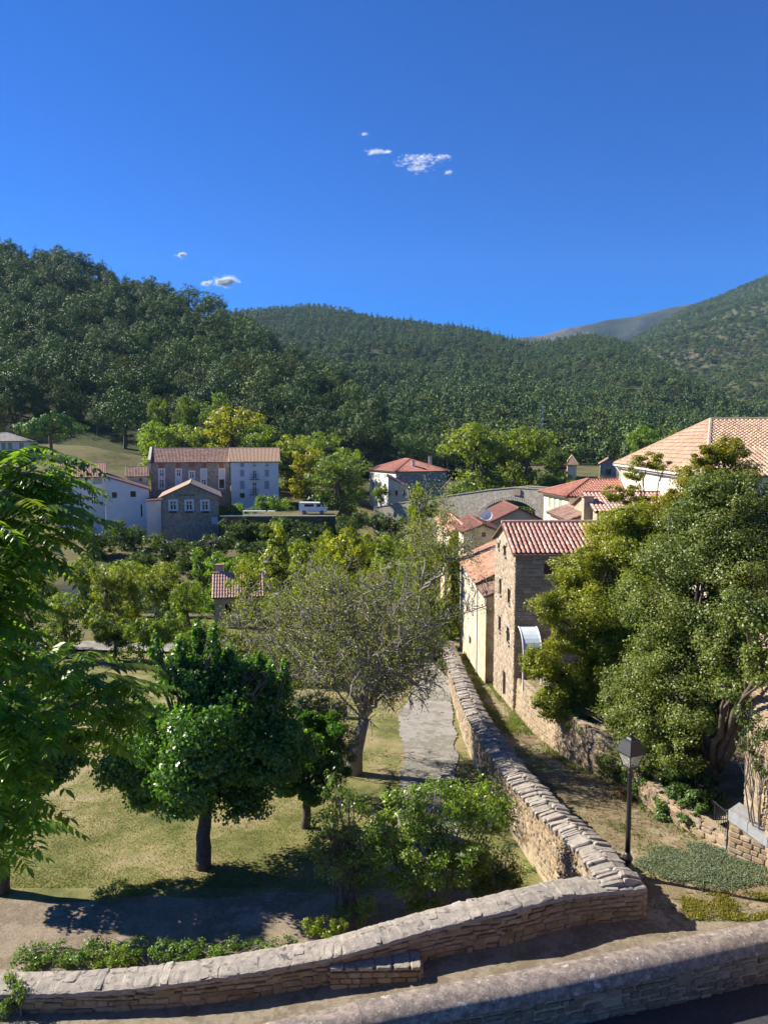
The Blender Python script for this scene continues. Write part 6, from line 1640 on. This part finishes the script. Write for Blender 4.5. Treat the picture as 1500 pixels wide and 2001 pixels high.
# ------------------------------------------------------------------ trees right of the lane
def tz(px, py, Y): q = W(px, py, Y); return Vector((q.x, q.y, terr_z(q.x, q.y)))
tree('privet_tree', 'yellow green dense tree in front of the tall stone house', 'tree', tz(1140, 1400, 31.5),
     [pxc(x, y, 31 + d, r, ry) for x, y, d, r, ry in ((1200, 1045, 1, 55, 45), (1270, 1060, 1, 60, 50), (1140, 1110, 0, 55, 45), (1085, 1190, 0, 48, 42), (1160, 1190, -1, 70, 55), (1240, 1150, -.5, 70, 60), (1215, 1090, 0, 60, 45), (1300, 1110, .5, 60, 60), (1120, 1250, 0, 50, 38), (1060, 1300, 0, 42, 42), (1105, 1345, 0, 50, 45), (1080, 1380, .3, 40, 35), (1150, 1320, -.5, 40, 50), (1180, 1255, -1, 45, 45), (1230, 1230, -1, 60, 60), (1200, 1320, -1, 45, 55), (1130, 1400, -.3, 38, 42), (1170, 1385, -.6, 40, 45), (1240, 1010, .5, 45, 32), (1330, 1030, 1, 45, 45), (1110, 1140, .3, 35, 35))],
     'leaf_privet', 175000, 0.10, 0.068, 0.22, seed=71, sub=46, subr=.40, shell=.45, fork=.3, tint=(1.0, 1.14, 1))
tree('holm_oak', 'large grey green evergreen oak with leaning trunk at the right edge', 'tree', tz(1365, 1520, 24.6),
     [pxc(x, y, Yc, r, ry) for x, y, Yc, r, ry in ((1330, 1090, 25, 80, 70), (1420, 1030, 24.5, 80, 75), (1490, 1080, 24, 80, 80), (1390, 1180, 24, 90, 75), (1300, 1200, 25, 75, 70), (1465, 1200, 19.6, 70, 60), (1260, 1330, 26, 65, 65), (1335, 1310, 24.5, 80, 70), (1215, 1410, 27, 45, 55), (1245, 1470, 26, 50, 45), (1305, 1420, 25, 65, 60), (1390, 1320, 23.6, 55, 60), (1490, 1300, 19.2, 45, 50), (1485, 970, 24.5, 60, 50), (1350, 1010, 25.5, 60, 45), (1200, 1350, 27.5, 35, 45), (1450, 1120, 23, 70, 55), (1290, 1490, 25, 45, 30), (1350, 1400, 23.8, 55, 50), (1265, 1400, 25, 60, 60), (1330, 1470, 23.8, 50, 40), (1285, 1280, 25, 55, 55), (1420, 1270, 22.8, 60, 60), (1440, 1350, 22, 45, 40), (1370, 1100, 24, 60, 60), (1240, 1180, 26.5, 45, 60), (1400, 960, 25, 60, 45), (1200, 1500, 27.5, 35, 35), (1260, 1540, 26, 35, 25))],
     'leaf_ivy', 210000, 0.085, 0.06, 0.34, 'bark', seed=72, sub=46, subr=.42, shell=.45, fork=.42, lean=(0.8, -.3), tint=(1.15, 1.1, 1.1))
tree('ochre_tree', 'sunlit ochre green treetop in front of the big white house', 'tree', tz(1400, 1300, 33),
     [pxc(x, y, 33, r, ry) for x, y, r, ry in ((1415, 885, 45, 32), (1360, 930, 45, 35), (1340, 970, 40, 35), (1435, 930, 45, 40), (1300, 1000, 35, 35), (1400, 980, 60, 50), (1375, 895, 30, 25))], 'leaf_privet', 36000, 0.10, 0.07, 0.2, seed=73, sub=30, subr=.36, shell=.5, tint=(.95, .95, .9))
tree('slender_tree', 'slender tree with open branches in front of the white house wall', 'tree', tz(1300, 1300, 36),
     [pxc(x, y, 36, r, ry) for x, y, r, ry in ((1265, 900, 30, 16), (1290, 910, 24, 16), (1240, 925, 22, 18), (1225, 970, 28, 20), (1260, 985, 22, 16), (1200, 965, 22, 18), (1165, 1035, 22, 18))], 'leaf_privet', 9000, 0.09, 0.065, 0.09, seed=74, sub=14, subr=.45, fork=.42, tint=(.85, .95, .9))
shrub('ivy_bank', 'thick dark ivy spilling over the retaining wall beside the lane', 1290, 24.6, [(x, y, Yc - 24.6, r, ry) for x, y, Yc, r, ry in ((1150, 1435, 29.7, 26, 36), (1180, 1470, 28.8, 26, 32), (1215, 1500, 27.6, 30, 30), (1250, 1530, 26.1, 34, 32), (1285, 1550, 24.9, 36, 34), (1320, 1570, 24.0, 38, 32), (1365, 1565, 23.2, 36, 34), (1350, 1600, 22.9, 26, 20), (1305, 1595, 23.8, 24, 18), (1392, 1545, 23.4, 26, 38), (1330, 1520, 24.4, 45, 35), (1128, 1400, 30.4, 24, 45), (1195, 1500, 27.9, 18, 22), (1235, 1545, 26.2, 20, 18))], 'leaf_ivy', 36000, 0.085, 0.07, 4, (.75, 1.0, .9), 75, 'ivy', zb=terr_z(9.6, 24.6))
shrub('dry_bush', 'small dry brownish bush against the retaining wall by the lamp', 1225, 25.6, [(1215, 1560, 0, 20, 28), (1240, 1575, -.2, 22, 20), (1255, 1590, -.3, 15, 14)], 'leaf_red', 1800, 0.06, 0.04, 8, (1.2, 1.4, 1.0), 76, zb=lz(25.6))
shrub('creeper_and_shadow', 'dark creeper leaves doubling as painted leaf shadow across the sunlit stone house corner', 1470, 20.4, [(1480, 1420, -.4, 30, 40), (1455, 1400, 0, 22, 40), (1490, 1500, -.6, 20, 30), (1470, 1460, -.3, 16, 30), (1445, 1450, .4, 12, 26)], 'leaf_ivy', 1500, 0.08, 0.06, 4, (.6, .7, .7), 77, 'creeper', zb=0.0)  # dark leaves stand for both creeper and the leaf shadow on the wall

# ------------------------------------------------------------------ ground cover
def blades(name, label, pts, h, w, mat, cat='grass', tint=None):
    g = rng; n = len(pts); P = np.array(pts); a = g.uniform(0, 6.28, n); H1 = h * g.uniform(.5, 1.3, n); w1 = w * g.uniform(.6, 1.4, n)
    s = np.stack([np.cos(a), np.sin(a), np.zeros(n)], 1); V = np.empty((n, 3, 3)); V[:, 0] = P - s * w1[:, None]; V[:, 1] = P + s * w1[:, None]
    V[:, 2] = P + np.stack([g.normal(size=n) * .5, g.normal(size=n) * .5, np.ones(n)], 1) * H1[:, None]
    o = link_mesh(name, npmesh(name, V.reshape(-1, 3), np.arange(n * 3).reshape(n, 3)), mat)
    if tint: o.color = (*tint, 1)
    return tag(o, label, cat, kind='stuff')
pts = []
yp0, yp1 = garden(400, 1735).y, 34
for _ in range(90000):
    x, y = random.uniform(-13, 4.4), yp0 + (yp1 - yp0) * random.random() ** 1.3
    gx0, gx1 = itp(y, [p.y for p in gl], [p.x for p in gl]), itp(y, [p.y for p in gr], [p.x for p in gr])
    if y > gl[0].y - 5 and gx0 < x < gx1 and random.random() < .25 + 2.6 * min(x - gx0, gx1 - x): continue
    if x > lwx(y) - .6: continue
    d = mnoise.noise(Vector((x * .45, y * .45, 4))) + 0.4 * mnoise.noise(Vector((x * 1.7, y * 1.7, 9))) + (0.12 if x < -3 else -.18)
    if d > random.uniform(-.45, .35): pts.append((x, y, gz(x, y)))
blades('lawn_grass', 'short patchy lawn grass under the garden trees', pts, 0.04, 0.014, 'leaf_grass')
pts = []
for _ in range(26000):
    y = random.uniform(19.5, 56); x0, x1 = lwx(y) + .4, rwx(max(y, RW[0].y)); x = random.uniform(x0, x1)
    edge = min(x - x0, x1 - x); d = mnoise.noise(Vector((x * .7, y * .4, 1))) + (.35 if y > 34 else -.1) + (0.3 if edge < .5 else 0)
    if d > random.uniform(0, .6): pts.append((x, y, lane_z(x, y)))
blades('lane_grass', 'rough grass growing along the sunken lane', pts, 0.13, 0.02, 'leaf_grass', tint=(.8, 1.0, .7))
# low grey green herb carpet at the near end of the lane
Pn = []
for _ in range(60000):
    px, py = random.uniform(1215, 1530), random.uniform(1610, 1765); q = G(px, py, -.05)
    e = ((px - 1390) / 165) ** 2 + ((py - 1690 - (px - 1390) * .05) / 55) ** 2 + 0.8 * mnoise.noise(Vector((q.x * 1.6, q.y * 1.6, 3)))
    if e < random.uniform(.5, 1.0) and q.x > lwx(q.y) + .9: Pn.append((q.x, q.y, lane_z(q.x, q.y) + random.uniform(.01, .09)))
Pn = np.array(Pn)
V, Q = leaf_cloud(Pn, rng.normal(size=Pn.shape) * .5 + np.array([0, 0, 1.0]), 0.05, 0.035)
tag(link_mesh('herb_carpet', npmesh('herb_carpet', V, Q), 'leaf_herb'), 'low grey green herb carpet beside the street lamp', 'ground cover', kind='stuff')
pts = []
for _ in range(9000):
    px, py = random.uniform(1330, 1540), random.uniform(1745, 1800); q = G(px, py, 0)
    if mnoise.noise(Vector((q.x * 1.2, q.y * 2, 6))) > random.uniform(-.2, .4): pts.append((q.x, q.y, lane_z(q.x, q.y)))
blades('dry_grass', 'yellowish dry grass strip behind the road parapet', pts, 0.07, 0.018, 'leaf_grass', tint=(1.25, 1.1, .7))
# loose stones and leaves on lane and ramp
Pl = []
for _ in range(5000):
    x, y = random.uniform(5.5, 10.5), random.uniform(18, 40)
    if lwx(y) + .4 < x < rwx(max(y, RW[0].y)): Pl.append((x, y, lane_z(x, y) + .02))
Pl = np.array(Pl); V, Q = leaf_cloud(Pl, rng.normal(size=Pl.shape) * .3 + np.array([0, 0, 1.0]), 0.07, 0.05)
o = tag(link_mesh('fallen_leaves', npmesh('fallen_leaves', V, Q), 'leaf_red'), 'brown fallen leaves scattered over the lane', 'leaves', kind='stuff'); o.color = (1.3, 1.6, 1.4, 1)

# ------------------------------------------------------------------ terrace of the far houses: tables, van
vp = W(612, 1004, 125); zv = vp.z
pa, pb = W(430, 1004, 120).x, W(655, 1004, 120).x; zl = min(gz(pa, 120), gz(pb, 120)) - 1
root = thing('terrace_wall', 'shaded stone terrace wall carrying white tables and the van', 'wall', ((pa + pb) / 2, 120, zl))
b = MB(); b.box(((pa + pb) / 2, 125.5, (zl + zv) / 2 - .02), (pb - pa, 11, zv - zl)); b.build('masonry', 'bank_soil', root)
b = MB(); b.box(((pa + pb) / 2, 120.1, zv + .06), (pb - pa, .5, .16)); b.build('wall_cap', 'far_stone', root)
for k, (x, lab) in enumerate(((482, 'leftmost white table on the terrace across the river'), (497, 'second white table from the left on the far terrace'), (512, 'third white table from the left on the far terrace'), (530, 'rightmost white table on the far terrace beside the laurel'))):
    p_ = W(x, 999, 122)
    root = thing('terrace_table', lab, 'table', (p_.x, 122, zv), 'white tables on the far terrace')
    b = MB(); b.box((0, 0, .75), (1.2, .9, .06)); b.build('table_top', 'white_paint', root, loc=(0, 0, 0))
    for sx in (-.5, .5):
        for sy in (-.35, .35): b = MB(); b.tube([(sx, sy, -.02), (sx, sy, .72)], .03, 5); b.build('leg', 'white_paint', root, loc=(0, 0, 0))
root = thing('white_van', 'white van parked under the round grey green tree', 'van', (vp.x, 125, zv))
def vbox(c, d, name, mat, par=root): b = MB(); b.box(c, d); return b.build(name, mat, par, loc=(0, 0, 0))
b = MB()
sec = [(-2.3, .35), (2.3, .35), (2.3, 1.0), (1.75, 1.15), (1.15, 1.95), (-2.3, 2.0)]
b.add([(x, -.9, z) for x, z in sec] + [(x, .9, z) for x, z in sec], [tuple(range(6)), tuple(range(11, 5, -1))] + [(i, 6 + i, 6 + (i + 1) % 6, (i + 1) % 6) for i in range(6)])
b.build('body', 'white_paint', root, loc=(0, 0, 0))
vbox((1.0, -.905, 1.5), (.7, .02, .5), 'side_window', 'pane_dark'); vbox((-.6, -.905, 1.5), (1.6, .02, .45), 'side_window', 'pane_dark')
b = MB(); b.quad((1.76, -.8, 1.2), (1.76, .8, 1.2), (1.2, .8, 1.92), (1.2, -.8, 1.92)); b.build('windscreen', 'pane_dark', root, loc=(.03, 0, .03))
for x in (-1.45, 1.5):
    for y in (-.82, .82):
        b = MB(); b.tube([(x, y - .1, .33), (x, y + .1, .33)], .33, 14); w_ = b.build('wheel', 'rubber', root, loc=(0, 0, 0)); b = MB(); b.tube([(x, y - .12, .33), (x, y + .12, .33)], .18, 10); b.build('rim', 'slab_grey', w_, loc=(0, 0, 0))
for y in (-.65, .65): vbox((2.31, y, .8), (.04, .3, .18), 'headlight', 'pane_lit')
# thin power mast on the middle hill
mp_ = W(1058, 840, 300); root = thing('power_mast', 'thin lattice power mast among the trees beyond the bridge', 'mast', (mp_.x, 300, hillB(mp_.x, 300)[0]))
ht = W(1058, 783, 300).z - hillB(mp_.x, 300)[0]; b = MB()
for sx in (-.5, .5):
    for sy in (-.5, .5): b.tube([(sx, sy, -.5), (sx * .3, sy * .3, ht)], .07, 4)
b.build('legs', 'slab_grey', root, loc=(0, 0, 0)); b = MB()
for k in range(8):
    z0, z1 = ht * k / 8, ht * (k + 1) / 8; w0, w1 = .5 - .35 * k / 8, .5 - .35 * (k + 1) / 8
    for s in (-1, 1): b.tube([(-w0 * s, -w0, z0), (w1 * s, -w1, z1)], .05, 4); b.tube([(-w0 * s, w0, z0), (w1 * s, w1, z1)], .05, 4)
b.build('bracing', 'slab_grey', root, loc=(0, 0, 0)); b = MB(); b.tube([(-1.6, 0, ht * .95), (1.6, 0, ht * .95)], .07, 4); b.build('cross_arm', 'slab_grey', root, loc=(0, 0, 0))

# ------------------------------------------------------------------ clouds and haze
m, nt, p = newmat('cloud')
df = N(nt, 'ShaderNodeBsdfDiffuse'); df.inputs[0].default_value = (.95, .95, .95, 1); tl = N(nt, 'ShaderNodeBsdfTranslucent'); tl.inputs[0].default_value = (.95, .95, .95, 1)
a1 = N(nt, 'ShaderNodeMixShader'); a1.inputs[0].default_value = .5; nt.links.new(df.outputs[0], a1.inputs[1]); nt.links.new(tl.outputs[0], a1.inputs[2])
tp_ = N(nt, 'ShaderNodeBsdfTransparent'); a2 = N(nt, 'ShaderNodeMixShader')
fac = ramp(nt, noise_(nt, 0.008, 3, .55, wpos(nt)), [(.3, (0.0,) * 3), (.75, (.17,) * 3)])
nt.links.new(fac, a2.inputs[0]); nt.links.new(tp_.outputs[0], a2.inputs[1]); nt.links.new(a1.outputs[0], a2.inputs[2]); nt.links.new(a2.outputs[0], nt.nodes['Material Output'].inputs[0])
def ico(b, c, rx, ry, rz, seed):
    g = random.Random(seed); n, mrow = 10, 6; o = len(b.v)
    for j in range(mrow + 1):
        f = math.pi * j / mrow
        for i in range(n):
            a = 2 * math.pi * i / n; q = 1 + g.uniform(-.18, .18); b.v.append((c[0] + rx * q * math.sin(f) * math.cos(a), c[1] + ry * q * math.sin(f) * math.sin(a), c[2] + rz * q * math.cos(f)))
    for j in range(mrow):
        for i in range(n): b.f.append((o + j * n + i, o + j * n + (i + 1) % n, o + (j + 1) * n + (i + 1) % n, o + (j + 1) * n + i))
CY = 9500
for k, (x, y, w_, h_, d_, lab) in enumerate(((735, 297, 17, 7, 1.0, 'bright left puff of the broken cloud strip high in the sky'), (757, 297, 8, 5, .6, 'tiny faint puff right of the bright left puff'), (815, 312, 46, 7, 1.0, 'longest white cloud streak high in the middle of the sky'), (818, 329, 22, 8, .8, 'short cloud streak just below the longest one'), (861, 308, 14, 9, .5, 'thin veil at the right end of the cloud streak'), (712, 262, 8, 4, .6, 'topmost tiny cloud wisp'), (877, 337, 7, 6, .6, 'small wisp at the lower right of the cloud streak'), (440, 551, 20, 13, 1.4, 'brightest small white cloud above the wooded ridge'), (403, 554, 9, 7, 1.0, 'small cloud left of the brightest one above the ridge'), (356, 497, 8, 7, 1.0, 'single small cloud high above the left hill'))):
    c = W(x, y, CY); s_ = CY / F; rr = random.Random(k + 300); b = MB()
    for q in range(int(46 + w_ * 3.4 * d_)):
        u, v = rr.gauss(0, .42), rr.gauss(0, .26); rz = h_ * s_ * rr.uniform(.08, .3) * d_ ** .5
        ico(b, (u * w_ * s_ * (1.1), rr.uniform(-.5, .5) * w_ * s_, v * h_ * s_ + u * h_ * s_ * (.4 if x > 700 else .5) * 0.4), rz * rr.uniform(1.3, 2.8), rz * 1.3, rz, k * 1000 + q)
    tag(b.build('cloud', 'cloud', None, True, c), lab, 'cloud', 'small clouds')
m, nt, p = newmat('haze'); nt.nodes.remove(p)
pv = N(nt, 'ShaderNodeVolumePrincipled'); pv.inputs['Color'].default_value = (.38, .62, 1.0, 1); pv.inputs['Density'].default_value = 0.00006; pv.inputs['Anisotropy'].default_value = 0.1
nt.links.new(pv.outputs[0], nt.nodes['Material Output'].inputs['Volume'])
b = MB(); b.box((300, 1900, 450), (5000, 4000, 950)); tag(b.build('haze', 'haze'), 'thin blue haze filling the valley air', 'haze', kind='stuff')
